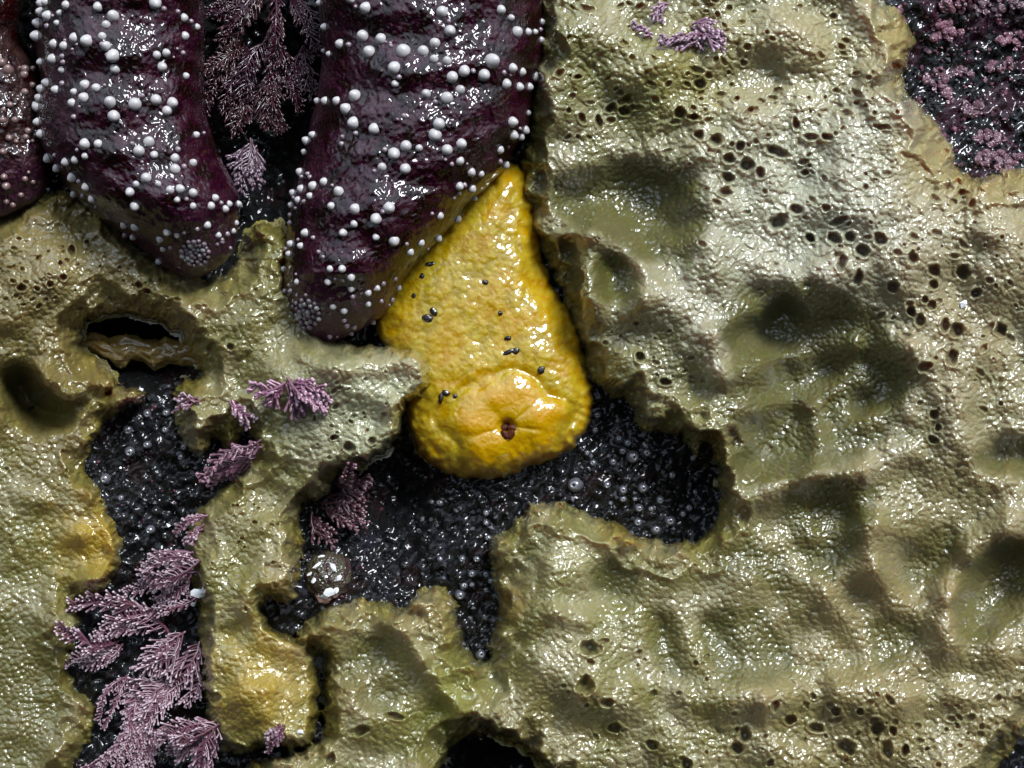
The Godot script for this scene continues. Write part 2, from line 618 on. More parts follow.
	for n in pieces.size():
		var r := bounds(pieces[n][1]).grow(14)
		var i0 := clampi(int((r.position.x - CX0) / FST), 0, FW - 1)
		var i1 := clampi(int((r.end.x - CX0) / FST), 0, FW - 1)
		var j0 := clampi(int((r.position.y - CY0) / FST), 0, FH - 1)
		var j1 := clampi(int((r.end.y - CY0) / FST), 0, FH - 1)
		var remap := PackedInt32Array()
		remap.resize(FW * FH)
		remap.fill(-1)
		var pos := PackedVector3Array()
		var nor := PackedVector3Array()
		var col := PackedColorArray()
		var idx := PackedInt32Array()
		var c := r.get_center()
		var base := at(c.x, c.y, 0.0)
		for j in range(j0, j1):
			for i in range(i0, i1):
				if own[mini(j / 4, CH - 1) * CW + mini(i / 4, CW - 1)] != n: continue
				var k := j * FW + i
				var ok := true
				for q in [k, k + 1, k + FW, k + FW + 1]:
					if sponge_w[q] < -900.0: ok = false
				if not ok: continue
				for q in [k, k + 1, k + FW, k + FW + 1]:
					if remap[q] >= 0: continue
					remap[q] = pos.size()
					var qi: int = q % FW
					var qj: int = q / FW
					var x := CX0 + qi * FST
					var y := CY0 + qj * FST
					var w := sponge_w[q]
					var wl := sponge_w[q - 1] if qi > 0 and sponge_w[q - 1] > -900.0 else w
					var wr := sponge_w[q + 1] if qi < FW - 1 and sponge_w[q + 1] > -900.0 else w
					var wu := sponge_w[q - FW] if qj > 0 and sponge_w[q - FW] > -900.0 else w
					var wd := sponge_w[q + FW] if qj < FH - 1 and sponge_w[q + FW] > -900.0 else w
					pos.append(at(x, y, w) - base)
					nor.append(slope_normal(x, y, w, (wr - wl) / (2.0 * FST), (wd - wu) / (2.0 * FST)))
					col.append(Color(fr[q], fg[q], fb[q]))
				idx.append(remap[k]); idx.append(remap[k + 1]); idx.append(remap[k + FW])
				idx.append(remap[k + 1]); idx.append(remap[k + FW + 1]); idx.append(remap[k + FW])
		whole(pieces[n][0], commit(pos, nor, col, idx), M.sponge, base, pieces[n][2], "sponge")

func sponge_at(x: float, y: float) -> float:
	var i := clampi(int(round((x - CX0) / FST)), 0, FW - 1)
	var j := clampi(int(round((y - CY0) / FST)), 0, FH - 1)
	return maxf(sponge_w[j * FW + i], rock_at(x, y))

func sponge_caves() -> void:
	mound(78, 356, 26, 24, -20)
	hollow([-8, 368, 14, 352, 44, 358, 64, 388, 92, 404, 74, 436, 30, 442, 0, 424], 74, 24, 0.8, 0.4)
	mound(44, 382, 12, 12, 60)
	mound(34, 374, 8, 8, 24)
	mound(62, 398, 16, 11, 44)

func sponge_shape() -> void:
	# right sheet: general lie
	mound(880, 200, 220, 160, 24)
	mound(780, 360, 160, 140, 14)
	mound(980, 420, 90, 220, 10)
	mound(640, 60, 140, 70, 8)
	mound(620, 350, 70, 60, 2)
	mound(640, 720, 160, 50, 10)
	mound(545, 300, 60, 120, -22)
	mound(600, 400, 50, 60, -12)
	mound(310, 330, 50, 40, -26)
	mound(200, 285, 60, 30, -12)
	mound(720, 240, 60, 60, 10)
	mound(670, 340, 40, 50, 12)
	# bowls
	hollow([534, 190, 576, 160, 640, 146, 696, 160, 722, 204, 712, 250, 688, 272, 640, 272, 600, 244, 560, 232], 46, 24, 2.2)
	hollow([540, 236, 566, 228, 584, 244, 590, 284, 574, 300, 556, 270], 20, 14, 1.5)
	hollow([590, 250, 626, 248, 644, 274, 640, 306, 606, 318, 586, 298], 24, 16, 2.0)
	hollow([716, 300, 744, 278, 800, 270, 846, 284, 888, 312, 918, 346, 926, 392, 906, 428, 880, 452, 838, 476, 780, 492, 736, 500, 722, 462, 716, 404, 730, 366, 706, 336], 50, 34, 2.2)
	hollow([736, 318, 770, 294, 826, 296, 800, 322, 756, 340], 18, 14, 1.6)
	hollow([742, 384, 806, 366, 862, 366, 810, 396, 752, 404], 20, 14, 1.6)
	hollow([818, 404, 890, 372, 916, 380, 900, 412, 846, 436, 822, 428], 22, 14, 1.8)
	hollow([726, 448, 772, 424, 800, 440, 796, 470, 760, 492, 730, 486], 16, 12, 1.6)
	hollow([772, 494, 822, 468, 878, 474, 890, 510, 862, 560, 830, 600, 796, 570], 20, 18, 1.8)
	hollow([582, 566, 612, 552, 646, 560, 650, 590, 620, 610, 588, 602], 8, 8, 1.2)
	hollow([684, 616, 722, 592, 772, 604, 800, 640, 806, 676, 760, 694, 706, 690], 9, 14, 1.6, 0.9)
	hollow([690, 548, 760, 530, 800, 560, 806, 596, 760, 592, 716, 580], 8, 14, 1.4, 0.8)
	hollow([640, 610, 676, 598, 690, 640, 700, 690, 660, 684, 640, 656], 9, 12, 1.4, 0.8)
	hollow([908, 528, 964, 516, 972, 552, 940, 588, 902, 600, 890, 566], 11, 12, 1.6, 0.8)
	hollow([958, 556, 1010, 528, 1050, 540, 1040, 620, 990, 660, 950, 650, 946, 596], 26, 16, 2.0, 0.8)
	hollow([964, 452, 1000, 430, 1060, 428, 1060, 476, 1010, 486, 974, 478], 26, 12, 1.8, 0.7)
	hollow([860, 610, 910, 606, 936, 640, 910, 680, 860, 672], 8, 12, 1.4, 0.8)
	hollow([960, 752, 1010, 726, 1084, 716, 1084, 800, 980, 800], 14, 16, 1.6, 0.6)
	# ridges between the bowls
	ridge([716, 336, 748, 314, 792, 292], 9, 14)
	ridge([728, 372, 790, 356, 850, 346, 906, 348], 10, 15)
	ridge([740, 412, 800, 404, 862, 376], 9, 14)
	ridge([812, 412, 822, 440, 814, 474], 8, 15)
	ridge([752, 500, 800, 478, 860, 468, 910, 452], 10, 14)
	ridge([850, 476, 866, 520, 872, 566, 900, 606], 10, 14)
	ridge([556, 240, 584, 230, 606, 238], 8, 14)
	ridge([588, 246, 590, 290, 600, 318], 8, 12)
	ridge([640, 262, 648, 296, 632, 316], 9, 14)
	ridge([660, 300, 700, 330, 716, 372], 14, 8)
	ridge([946, 640, 948, 600, 968, 560, 1010, 520], 11, 14)
	ridge([690, 700, 760, 702, 830, 690, 900, 700, 980, 690], 12, 9)
	ridge([560, 512, 548, 560, 552, 610, 580, 622, 640, 614], 8, 9)
	ridge([660, 560, 664, 610, 690, 640], 11, 7)
	ridge([760, 560, 820, 590, 850, 620], 8, 6)
	ridge([520, 660, 580, 690, 640, 700], 16, 9)
	ridge([524, 524, 560, 516, 640, 542], 9, 8)
	mound(508, 606, 20, 70, -12)
	mound(540, 670, 30, 30, 6)
	# left ledge
	mound(30, 290, 110, 55, 26)
	mound(170, 300, 70, 26, 12)
	# left bottom
	mound(20, 470, 60, 60, -12)
	mound(80, 540, 50, 70, -18)
	mound(20, 700, 90, 120, -8)
	mound(104, 498, 13, 10, 34)
	mound(80, 536, 20, 12, 36)
	mound(112, 544, 9, 13, 26)
	mound(94, 578, 19, 16, 38)
	mound(46, 465, 22, 16, 8)
	ridge([0, 490, 40, 500, 84, 502, 96, 490], 8, 8)
	ridge([30, 580, 50, 610, 60, 640], 14, 4)
	hollow([-40, 610, 40, 600, 74, 660, 80, 730, 40, 790, -40, 790], 9, 20, 1.2, 0.6)
	# flap
	mound(372, 392, 72, 52, 40)
	ridge([300, 352, 345, 372, 415, 362], 6, 8)
	ridge([420, 366, 394, 402, 392, 432, 366, 456], 5, 7)
	mound(335, 430, 50, 40, 14)
	quiet(330, 400, 90, 70, 0.5)
	mound(290, 400, 46, 60, 2)
	hollow([248, 400, 262, 376, 276, 396, 286, 450, 270, 470, 256, 440], 9, 10, 1.4, 0.3)
	hollow([268, 452, 296, 450, 304, 476, 286, 494, 270, 480], 8, 8, 1.2, 0.3)
	mound(230, 540, 40, 50, 4)
	mound(285, 585, 18, 18, 4)
	ridge([300, 345, 330, 366, 380, 362, 415, 366], 8, 6)
	# lower pieces
	mound(258, 680, 46, 60, 30)
	quiet(258, 680, 60, 70, 1.0)
	ridge([220, 660, 250, 640, 290, 650], 7, 6)
	ridge([228, 700, 262, 690, 300, 696], 6, 6)
	ridge([236, 726, 262, 716, 270, 690], 5, 5)
	ridge([292, 745, 296, 700, 288, 668], 6, 5)
	ridge([396, 620, 420, 660, 456, 706, 482, 722], 5, 17)
	ridge([336, 620, 380, 606, 400, 620], 8, 7)
	hollow([334, 650, 370, 622, 400, 640, 420, 690, 390, 730, 344, 716], 12, 12, 1.5, 0.6)
	mound(446, 660, 30, 40, 2)
	mound(430, 748, 26, 22, -16)
	quiet(560, 150, 40, 90)
	quiet(620, 340, 60, 60, 0.8)
	quiet(700, 600, 150, 110)
	quiet(860, 560, 130, 110, 0.9)
	quiet(990, 590, 80, 110, 0.8)
	quiet(20, 680, 110, 130)
	quiet(60, 460, 90, 80, 0.8)
	quiet(250, 520, 60, 80, 0.7)
	quiet(370, 670, 90, 80, 0.8)
	quiet(260, 680, 70, 80, 0.8)
	quiet(930, 90, 40, 80, 0.6)
	quiet(505, 600, 30, 80, 1.0)
	# the left side turns away from the light
	for j in CH:
		for i in CW:
			var x := CX0 + (i + 0.5) * CS
			if x < 330.0: mac[j * CW + i] -= (330.0 - x) * 0.10
	# colour
	tinge(880, 200, 230, lin(0.192, 0.176, 0.128), 0.85)
	tinge(1000, 520, 160, lin(0.1234, 0.1021, 0.0471), 0.6)
	tinge(690, 70, 70, lin(0.1212, 0.0974, 0.0182), 0.7)
	tinge(640, 90, 40, lin(0.0945, 0.0877, 0.0201), 0.6)
	tinge(820, 60, 70, lin(0.1612, 0.1286, 0.0475), 0.6)
	tinge(905, 40, 40, lin(0.1681, 0.1228, 0.0292), 0.6)
	tinge(930, 160, 45, lin(0.1681, 0.1206, 0.0220), 0.6)
	tinge(1000, 180, 50, lin(0.1612, 0.1176, 0.0251), 0.6)
	tinge(960, 300, 110, lin(0.1415, 0.1084, 0.0475), 0.7)
	tinge(800, 200, 80, lin(0.2049, 0.1959, 0.1306), 0.6)
	tinge(580, 280, 60, lin(0.0736, 0.0704, 0.0251), 0.7)
	tinge(600, 360, 40, lin(0.1108, 0.0911, 0.0355), 0.6)
	tinge(690, 430, 40, lin(0.1009, 0.0877, 0.0220), 0.7)
	tinge(590, 560, 60, lin(0.1345, 0.1206, 0.0513), 0.7)
	tinge(630, 520, 26, lin(0.1542, 0.1084, 0.0129), 0.8)
	tinge(700, 520, 30, lin(0.1212, 0.0974, 0.0164), 0.7)
	tinge(508, 600, 22, lin(0.1212, 0.0785, 0.0201), 0.8)
	tinge(790, 540, 60, lin(0.0806, 0.0687, 0.0164), 0.5)
	tinge(900, 600, 90, lin(0.1078, 0.0820, 0.0282), 0.5)
	tinge(960, 660, 170, lin(0.1305, 0.1045, 0.0475), 0.7)
	tinge(850, 740, 150, lin(0.1270, 0.0987, 0.0404), 0.6)
	tinge(560, 720, 70, lin(0.1212, 0.0974, 0.0367), 0.6)
	tinge(140, 348, 40, lin(0.1449, 0.0888, 0.0171), 0.9)
	tinge(60, 290, 150, lin(0.0957, 0.0721, 0.0251), 0.8)
	tinge(60, 280, 100, lin(0.1043, 0.0772, 0.0251), 0.7)
	tinge(110, 250, 60, lin(0.1108, 0.0877, 0.0367), 0.6)
	tinge(60, 430, 80, lin(0.0847, 0.0629, 0.0164), 0.7)
	tinge(94, 545, 40, lin(0.1890, 0.1212, 0.0123), 0.95)
	tinge(20, 700, 110, lin(0.0795, 0.0629, 0.0201), 0.8)
	tinge(250, 330, 60, lin(0.1009, 0.0848, 0.0282), 0.7)
	tinge(365, 405, 66, lin(0.1849, 0.1770, 0.1053), 0.95)
	tinge(250, 530, 60, lin(0.1009, 0.0820, 0.0251), 0.7)
	tinge(285, 590, 20, lin(0.1212, 0.0820, 0.0231), 0.7)
	tinge(225, 440, 20, lin(0.1212, 0.0848, 0.0147), 0.5)
	tinge(258, 685, 62, lin(0.1763, 0.1223, 0.0220), 0.95)
	tinge(370, 660, 50, lin(0.1009, 0.0820, 0.0282), 0.7)
	tinge(440, 620, 30, lin(0.1212, 0.0941, 0.0292), 0.7)
	tinge(450, 700, 40, lin(0.1009, 0.0974, 0.0147), 0.7)
	tinge(500, 745, 36, lin(0.0870, 0.0647, 0.0282), 0.8)

func sponge_pores() -> void:
	pore.resize(FW * FH)
	var list := [
		680, 113, 5, 5, 625, 111, 5, 4, 611, 108, 5, 3, 693, 117, 4, 3, 699, 135, 4, 4, 716, 140, 6, 5, 740, 146, 4, 4, 729, 158, 5, 4, 747, 165, 6, 6, 728, 178, 6, 4,
		776, 151, 11, 4, 811, 137, 7, 3, 828, 137, 5, 3, 796, 124, 3, 5, 760, 173, 4, 5, 726, 192, 6, 4, 796, 209, 6, 4, 778, 222, 9, 6, 826, 208, 4, 3, 834, 238, 6, 5,
		850, 237, 5, 4, 863, 251, 6, 5, 880, 239, 6, 5, 810, 238, 4, 4, 839, 221, 8, 3, 582, 118, 3, 5, 599, 122, 3, 6, 559, 73, 4, 3, 578, 77, 4, 2, 700, 84, 5, 4,
		842, 262, 4, 8, 858, 278, 4, 7, 893, 287, 5, 5, 913, 258, 5, 5, 934, 270, 5, 5, 963, 273, 6, 6, 933, 285, 4, 4, 925, 300, 3, 3, 911, 311, 4, 4, 932, 305, 4, 4,
		976, 293, 5, 4, 957, 330, 7, 6, 945, 326, 4, 6, 952, 357, 5, 7, 925, 367, 6, 4, 934, 415, 4, 4, 938, 428, 3, 3, 933, 440, 5, 3, 1001, 330, 5, 6, 920, 320, 4, 5,
		640, 357, 4, 4, 665, 382, 5, 3, 585, 685, 8, 8, 607, 703, 6, 4, 615, 728, 6, 4, 590, 648, 9, 6, 745, 735, 5, 6, 737, 748, 6, 5, 877, 728, 6, 7, 887, 750, 5, 8,
		846, 747, 8, 6, 893, 731, 3, 4, 905, 750, 3, 5, 816, 728, 6, 4, 790, 720, 5, 4, 836, 712, 4, 4, 860, 712, 3, 3, 775, 706, 3, 5, 686, 764, 6, 5, 652, 745, 6, 4,
		349, 447, 5, 4, 372, 441, 4, 3, 335, 437, 3, 2, 215, 698, 5, 5, 238, 750, 5, 5, 331, 759, 4, 5, 360, 731, 8, 4, 395, 716, 8, 3, 231, 347, 3, 3, 332, 438, 2, 2,
		22, 288, 4, 3, 37, 289, 3, 2, 50, 284, 3, 3, 63, 277, 3, 3, 13, 281, 3, 2, 72, 251, 3, 5, 87, 242, 2, 2, 60, 263, 2, 2, 139, 285, 3, 3, 147, 291, 3, 2, 160, 280, 2, 2]
	for i in range(0, list.size(), 4):
		hole(list[i], list[i + 1], list[i + 2] * 1.15, list[i + 3] * 1.15, rng.randf_range(-0.5, 0.5), 6.0 + 1.7 * minf(list[i + 2], list[i + 3]), 2.2)
	# smaller ones, scattered where the skin is porous
	var zones := [
		[560, 90, 900, 260, 85, 1.2, 3.2], [820, 180, 1080, 420, 90, 1.2, 3.4], [560, 0, 880, 120, 70, 1.3, 3.6], [760, 690, 1080, 800, 90, 1.3, 3.2],
		[560, 640, 780, 800, 60, 1.3, 3.2], [0, 230, 180, 310, 70, 1.0, 2.2], [300, 370, 400, 460, 40, 1.0, 2.2], [190, 500, 300, 600, 40, 0.9, 1.8], [560, 320, 700, 420, 30, 1.0, 2.4], [-40, 400, 90, 480, 14, 1.2, 2.5]]
	for z in zones:
		for n in z[4]:
			var x := rng.randf_range(z[0], z[2])
			var y := rng.randf_range(z[1], z[3])
			var k := clampi(int((y - CY0) / CS), 0, CH - 1) * CW + clampi(int((x - CX0) / CS), 0, CW - 1)
			if hol[k] > 0.25 or sdf[k] < 10.0: continue
			var r := rng.randf_range(z[5], z[6])
			hole(x, y, r * rng.randf_range(0.8, 2.3), r, rng.randf_range(-0.9, 0.9), 1.5 + 1.3 * r, 1.4)

# ---------------------------------------------------------------- the yellow sea slug
var slug_w := {}
func build_slug() -> void:
	var poly := smooth_poly([500, 160, 524, 166, 534, 186, 537, 210, 540, 240, 547, 275, 562, 300, 576, 322, 583, 345, 588, 372, 594, 394, 592, 418, 580, 442, 558, 459, 532, 465, 512, 475, 490, 481, 465, 479, 440, 470, 422, 456, 410, 432, 406, 410, 400, 385, 386, 352, 374, 325, 376, 296, 388, 262, 414, 226, 444, 192, 470, 168])
	var x0 := 366.0
	var y0 := 160.0
	var st := 1.0
	var nx := 232
	var ny := 330
	var wob := fnoise(71, 20.0, 2)
	var low := fnoise(72, 60.0, 2)
	var fine := fnoise(73, 6.0, 2)
	var wart := cells(74, 9.0)
	var grain := cells(76, 5.0)
	var hue := fnoise(75, 40.0, 2)
	var w := PackedFloat32Array()
	var col := PackedColorArray()
	w.resize(nx * ny)
	col.resize(nx * ny)
	for j in ny:
		for i in nx:
			var x := x0 + i * st
			var y := y0 + j * st
			var d := inside_by(Vector2(x, y), poly) + wob.get_noise_2d(x, y) * 3.0
			var k := j * nx + i
			if d < -3.0:
				w[k] = -999.0
				continue
			var p := clampf((d + 1.0) / 62.0, 0.0, 1.0)
			var lip := clampf((d + 1.0) / 8.0, 0.0, 1.0)
			var h := -18.0 + 24.0 * sqrt(1.0 - (1.0 - lip) * (1.0 - lip)) + 42.0 * sqrt(maxf(0.0, 1.0 - pow(1.0 - p, 2.2)))
			var along := clampf((y - 180.0) / 280.0, 0.0, 1.0)
			h -= 10.0 * (1.0 - along)
			h += low.get_noise_2d(x, y) * 2.5
			var c := lin(0.2283, 0.1246, 0.0023).lerp(lin(0.1840, 0.1229, 0.0051), smoothstep(-0.3, 0.4, hue.get_noise_2d(x, y)))
			c = c.lerp(lin(0.1451, 0.1094, 0.0054), 0.5 * dip(x, y, 450, 270, 60, 50))
			c = c.lerp(lin(0.2546, 0.1179, 0.0016), 0.6 * (1.0 - smoothstep(2.0, 22.0, d)))
			# the five lobed pocket round the gill opening
			var v := Vector2((x - 507.0) / 62.0, (y - 426.0) / 52.0)
			var r := v.length()
			var a := atan2(v.y, v.x)
			var lobes := 0.5 + 0.5 * cos(5.0 * (a + PI / 2.0) + 0.9 * sin(2.0 * a + 0.7) + 0.5 * sin(a))
			var rim := 0.86 + 0.14 * lobes + 0.12 * low.get_noise_2d(x * 1.2, y * 1.2)
			var q := r / rim
			h += 5.5 * (1.0 - smoothstep(0.62, 1.10, q)) - 3.0 * exp(-pow((q - 1.1) / 0.12, 2.0))
			h -= 1.1 * pow(1.0 - lobes, 10.0) * smoothstep(0.1, 0.3, r) * (1.0 - smoothstep(0.7, 1.0, q))
			h += 0.6 * lobes * exp(-pow((r - 0.5) / 0.3, 2.0))
			h -= 13.0 * exp(-pow(r / 0.11, 2.0)) + 2.0 * exp(-pow(r / 0.4, 2.0))
			var pocket := 1.0 - smoothstep(0.6, 1.1, q)
			c = c.lerp(lin(0.2843, 0.1446, 0.0022), pocket * 0.5)
			var t := wart.get_noise_2d(x, y) + 1.0
			var bump := maxf(0.0, 1.0 - t * t * 2.6)
			h += bump * 0.5 * (1.0 - pocket * 0.7) + fine.get_noise_2d(x, y) * 0.3 + (1.0 - pow(grain.get_noise_2d(x, y) + 1.0, 2.0)) * 0.55 * (1.0 - pocket * 0.8)
			c = c.lerp(lin(0.2718, 0.1969, 0.0144), bump * 0.55 * (1.0 - pocket))
			w[k] = h
			col[k] = c
			slug_w[Vector2i(i, j)] = h
	var pos := PackedVector3Array()
	var nor := PackedVector3Array()
	var cc := PackedColorArray()
	var idx := PackedInt32Array()
	var remap := PackedInt32Array()
	remap.resize(nx * ny)
	remap.fill(-1)
	var base := at(490, 330, 0)
	for j in ny - 1:
		for i in nx - 1:
			var k := j * nx + i
			if minf(minf(w[k], w[k + 1]), minf(w[k + nx], w[k + nx + 1])) < -900.0: continue
			for q in [k, k + 1, k + nx, k + nx + 1]:
				if remap[q] >= 0: continue
				remap[q] = pos.size()
				var x: float = x0 + (q % nx) * st
				var y: float = y0 + (q / nx) * st
				var o := w[q]
				var l := w[q - 1] if w[q - 1] > -900.0 else o
				var r := w[q + 1] if w[q + 1] > -900.0 else o
				var u := w[q - nx] if w[q - nx] > -900.0 else o
				var d := w[q + nx] if w[q + nx] > -900.0 else o
				pos.append(at(x, y, o) - base)
				nor.append(slope_normal(x, y, o, (r - l) / (2 * st), (d - u) / (2 * st)))
				cc.append(col[q])
			idx.append(remap[k]); idx.append(remap[k + 1]); idx.append(remap[k + nx])
			idx.append(remap[k + 1]); idx.append(remap[k + nx + 1]); idx.append(remap[k + nx])
	var t := thing("sea_slug", base, "yellow warty sea slug with dark specks and a star shaped gill opening", "sea slug")
	part("mantle", commit(pos, nor, cc, idx), M.slug, t)
	var put := func(x: float, y: float, up: float) -> Vector3:
		var i := int(round((x - x0) / st))
		var j := int(round((y - y0) / st))
		return at(x, y, w[clampi(j, 0, ny - 1) * nx + clampi(i, 0, nx - 1)] + up) - base
	# dark petals in the opening
	var petal := pebble_mesh(81, 0.35)
	for n in 5:
		var a := TAU * n / 5.0 - PI / 2.0
		var p: Vector3 = put.call(508.0 + 5.0 * cos(a), 430.0 + 5.5 * sin(a), 1.5)
		part("gill_plume", petal, M.gill, t, Transform3D(Basis.from_scale(Vector3(5.0, 3.6, 2.2) * S).rotated(Vector3.BACK, a), p))
	for s in [[430, 264, 7, 3], [422, 276, 3, 3], [428, 318, 6, 5], [434, 312, 4, 6], [485, 282, 4, 3], [500, 313, 3, 3], [508, 338, 4, 3], [509, 352, 8, 3], [516, 351, 4, 4], [541, 370, 5, 4], [441, 398, 3, 6], [446, 393, 5, 3], [455, 396, 3, 3], [414, 296, 3, 3], [448, 228, 3, 2]]:
		var bits := pebble_mesh(90 + int(s[0]) % 5, 0.5)
		part("dark_speck", bits, M.speck, t, Transform3D(Basis.from_scale(Vector3(s[2] * 0.8, s[3] * 0.8, 1.6) * S).rotated(Vector3.BACK, rng.randf_range(-0.6, 0.6)), put.call(s[0], s[1], 0.3)))

# an uneven pebble of radius 1
func pebble_mesh(seed_: int, uneven: float) -> ArrayMesh:
	var n := fnoise(seed_, 1.1, 2)
	var p := PackedVector3Array()
	var c := PackedColorArray()
	for j in 9:
		var a := PI * j / 8.0
		for i in 12:
			var b := -TAU * i / 12.0
			var v := Vector3(sin(a) * cos(b), sin(a) * sin(b), cos(a))
			p.append(v * (1.0 + uneven * n.get_noise_3dv(v * 1.4)))
			c.append(Color.WHITE)
	var bag := Bag.new()
	bag.grid(p, c, 12, true)
	return bag.mesh()

# ---------------------------------------------------------------- the sea stars
class Arm:
	var left: Array      # y, x pairs from the top down
	var right: Array
	var tip := 0.0
	var top := -80.0
	var base := 18.0
	var high := 80.0
	var lump: FastNoiseLite
	var small: FastNoiseLite
	var finest: FastNoiseLite
	var bands: Array
	func along(a: Array, y: float) -> float:
		if y <= a[0]: return a[1] + (a[3] - a[1]) / (a[2] - a[0]) * (y - a[0])
		for i in range(0, a.size() - 2, 2):
			if y <= a[i + 2]:
				# smooth between neighbours
				var t: float = (y - a[i]) / (a[i + 2] - a[i])
				var m0: float = a[i + 1] if i == 0 else a[i - 1]
				var m3: float = a[i + 3] if i + 5 >= a.size() else a[i + 5]
				return cubic_interpolate(a[i + 1], a[i + 3], m0, m3, t)
		return a[a.size() - 1]
	func height(x: float, y: float) -> Vector2:   # w of the upper side, and how far across (-1 .. 1)
		var l := along(left, y)
		var r := along(right, y)
		var half := maxf((r - l) * 0.5, 0.5)
		var s := clampf((x - (l + r) * 0.5) / half, -1.0, 1.0)
		return Vector2(surface(acos(s), y).y, s)
	func surface(th: float, y: float) -> Vector2:  # x, w
		var l := along(left, y)
		var r := along(right, y)
		var half := (r - l) * 0.5
		var s := cos(th)
		var up := sin(th)
		var fade := sqrt(clampf((tip - y) / 70.0, 0.0, 1.0))
		var h := high * lerpf(0.15, 1.0, fade) * minf(1.0, 0.45 + half / 150.0)
		var x := (l + r) * 0.5 + half * s
		var w := base + (h * up if up > 0.0 else 22.0 * up * fade)
		if up > 0.0:
			for q in bands:
				var e: float = (y - q + 14.0 * s * s) / 17.0
				w += 5.5 * exp(-e * e) * up * fade
			w += (lump.get_noise_2d(x * 0.8, y) * 7.0 + small.get_noise_2d(x, y) * 1.6) * up * fade
			if finest: w += finest.get_noise_2d(x + 4.0 * small.get_noise_2d(y, x), y * 0.75) * 0.85 * minf(1.0, up * 3.0)
		return Vector2(x, w)

func arm_mesh(a: Arm, dark: Color, light: Color, base: Vector3) -> ArrayMesh:
	var hue := fnoise(111, 30.0, 3)
	var p := PackedVector3Array()
	var c := PackedColorArray()
	var cols := 300
	var y := a.top
	a.finest = fnoise(113, 6.0, 2)
	while true:
		for k in cols:
			var th := PI * k / 270.0 if k < 270 else PI + PI * (k - 270) / 30.0
			var v := a.surface(th, y)
			p.append(at(v.x, y, v.y) - base)
			var t := smoothstep(-0.35, 0.5, hue.get_noise_2d(v.x, y))
			c.append(dark.lerp(light, t).lerp(lin(0.0435, 0.0099, 0.0290), 0.6 * smoothstep(90.0, 10.0, a.tip - y)))
		if y >= a.tip - 0.01: break
		y = minf(y + clampf((a.tip - y) * 0.2, 0.15, 1.4), a.tip) if a.tip - y > 0.12 else a.tip
	a.finest = null
	var bag := Bag.new()
	bag.grid(p, c, cols, true)
	return bag.mesh()

func egg_mesh() -> ArrayMesh:
	var p := PackedVector3Array()
	var c := PackedColorArray()
	for j in 10:
		var a := PI * j / 9.0
		for i in 14:
			var b := -TAU * i / 14.0
			var v := Vector3(sin(a) * cos(b), sin(a) * sin(b), cos(a))
			if v.z > 0.0: v.z += 0.22 * pow(v.z, 4.0)
			p.append(v)
			c.append(Color.WHITE)
	var bag := Bag.new()
	bag.grid(p, c, 14, true)
	return bag.mesh()

func stud(a: Arm, list: Array, egg: ArrayMesh, arm: Node3D, base: Vector3, plain: Material, faint: Material, extra := false) -> void:
	var more := []
	for i in range(0, list.size(), 3):
		var x: float = list[i]
		var y: float = list[i + 1]
		var r: float = list[i + 2]
		var l := a.along(a.left, y)
		var g := a.along(a.right, y)
		if extra and (x < l + 3.0 or x > g - 3.0 or y > a.tip - 4.0): continue
		x = clampf(x, l + 1.5, g - 1.5)
		r *= 0.89
		var v := a.height(x, y)
		var e := 2.0
		var dx := (a.height(minf(x + e, g - 0.4), y).x - a.height(maxf(x - e, l + 0.4), y).x) / (2.0 * e)
		var dy := (a.height(x, y + e).x - a.height(x, y - e).x) / (2.0 * e)
		var n := slope_normal(x, y, v.x, clampf(dx, -2.5, 2.5), clampf(dy, -2.5, 2.5))
		var side := n.cross(Vector3.UP).normalized()
		var b := Basis(side, n.cross(side).normalized(), n)
		var p := at(x, y, v.x) - base - n * r * 0.12 * S
		if rng.randf() < 0.4 and not extra:
			var t := rng.randf() * TAU
			more.append_array([list[i] + cos(t) * (r + 4.5), list[i + 1] + sin(t) * (r + 4.5), rng.randf_range(1.6, 3.4)])
		part("tubercle", egg, faint if r < 3.1 else plain, arm, Transform3D(b * Basis.from_scale(Vector3(r, r, r * rng.randf_range(0.85, 1.15)) * S), p))
	if more.size(): stud(a, more, egg, arm, base, plain, faint, true)

func beads(a: Arm, cx: float, cy: float, rad: float, arm: Node3D, base: Vector3) -> void:
	# the tight cluster of small spines at the tip
	var egg := egg_mesh()
	var n := 0
	for ring in 4:
		var count: int = [1, 6, 11, 15][ring]
		for k in count:
			var t := TAU * k / count + ring * 0.4
			var rr := rad * ring / 3.0
			var x := cx + cos(t) * rr + rng.randf_range(-1, 1)
			var y := cy + sin(t) * rr * 0.95 + rng.randf_range(-1, 1)
			var q := rng.randf_range(2.0, 3.1)
			var h := a.height(clampf(x, a.along(a.left, y) + 1.0, a.along(a.right, y) - 1.0), minf(y, a.tip - 1.0)).x
			part("tip_spine", egg, M.tubercle_pink if rng.randf() < 0.7 else M.tubercle, arm, Transform3D(Basis.from_scale(Vector3(q, q, q * 1.2) * S), at(x, y, h + 1.0) - base))
			n += 1

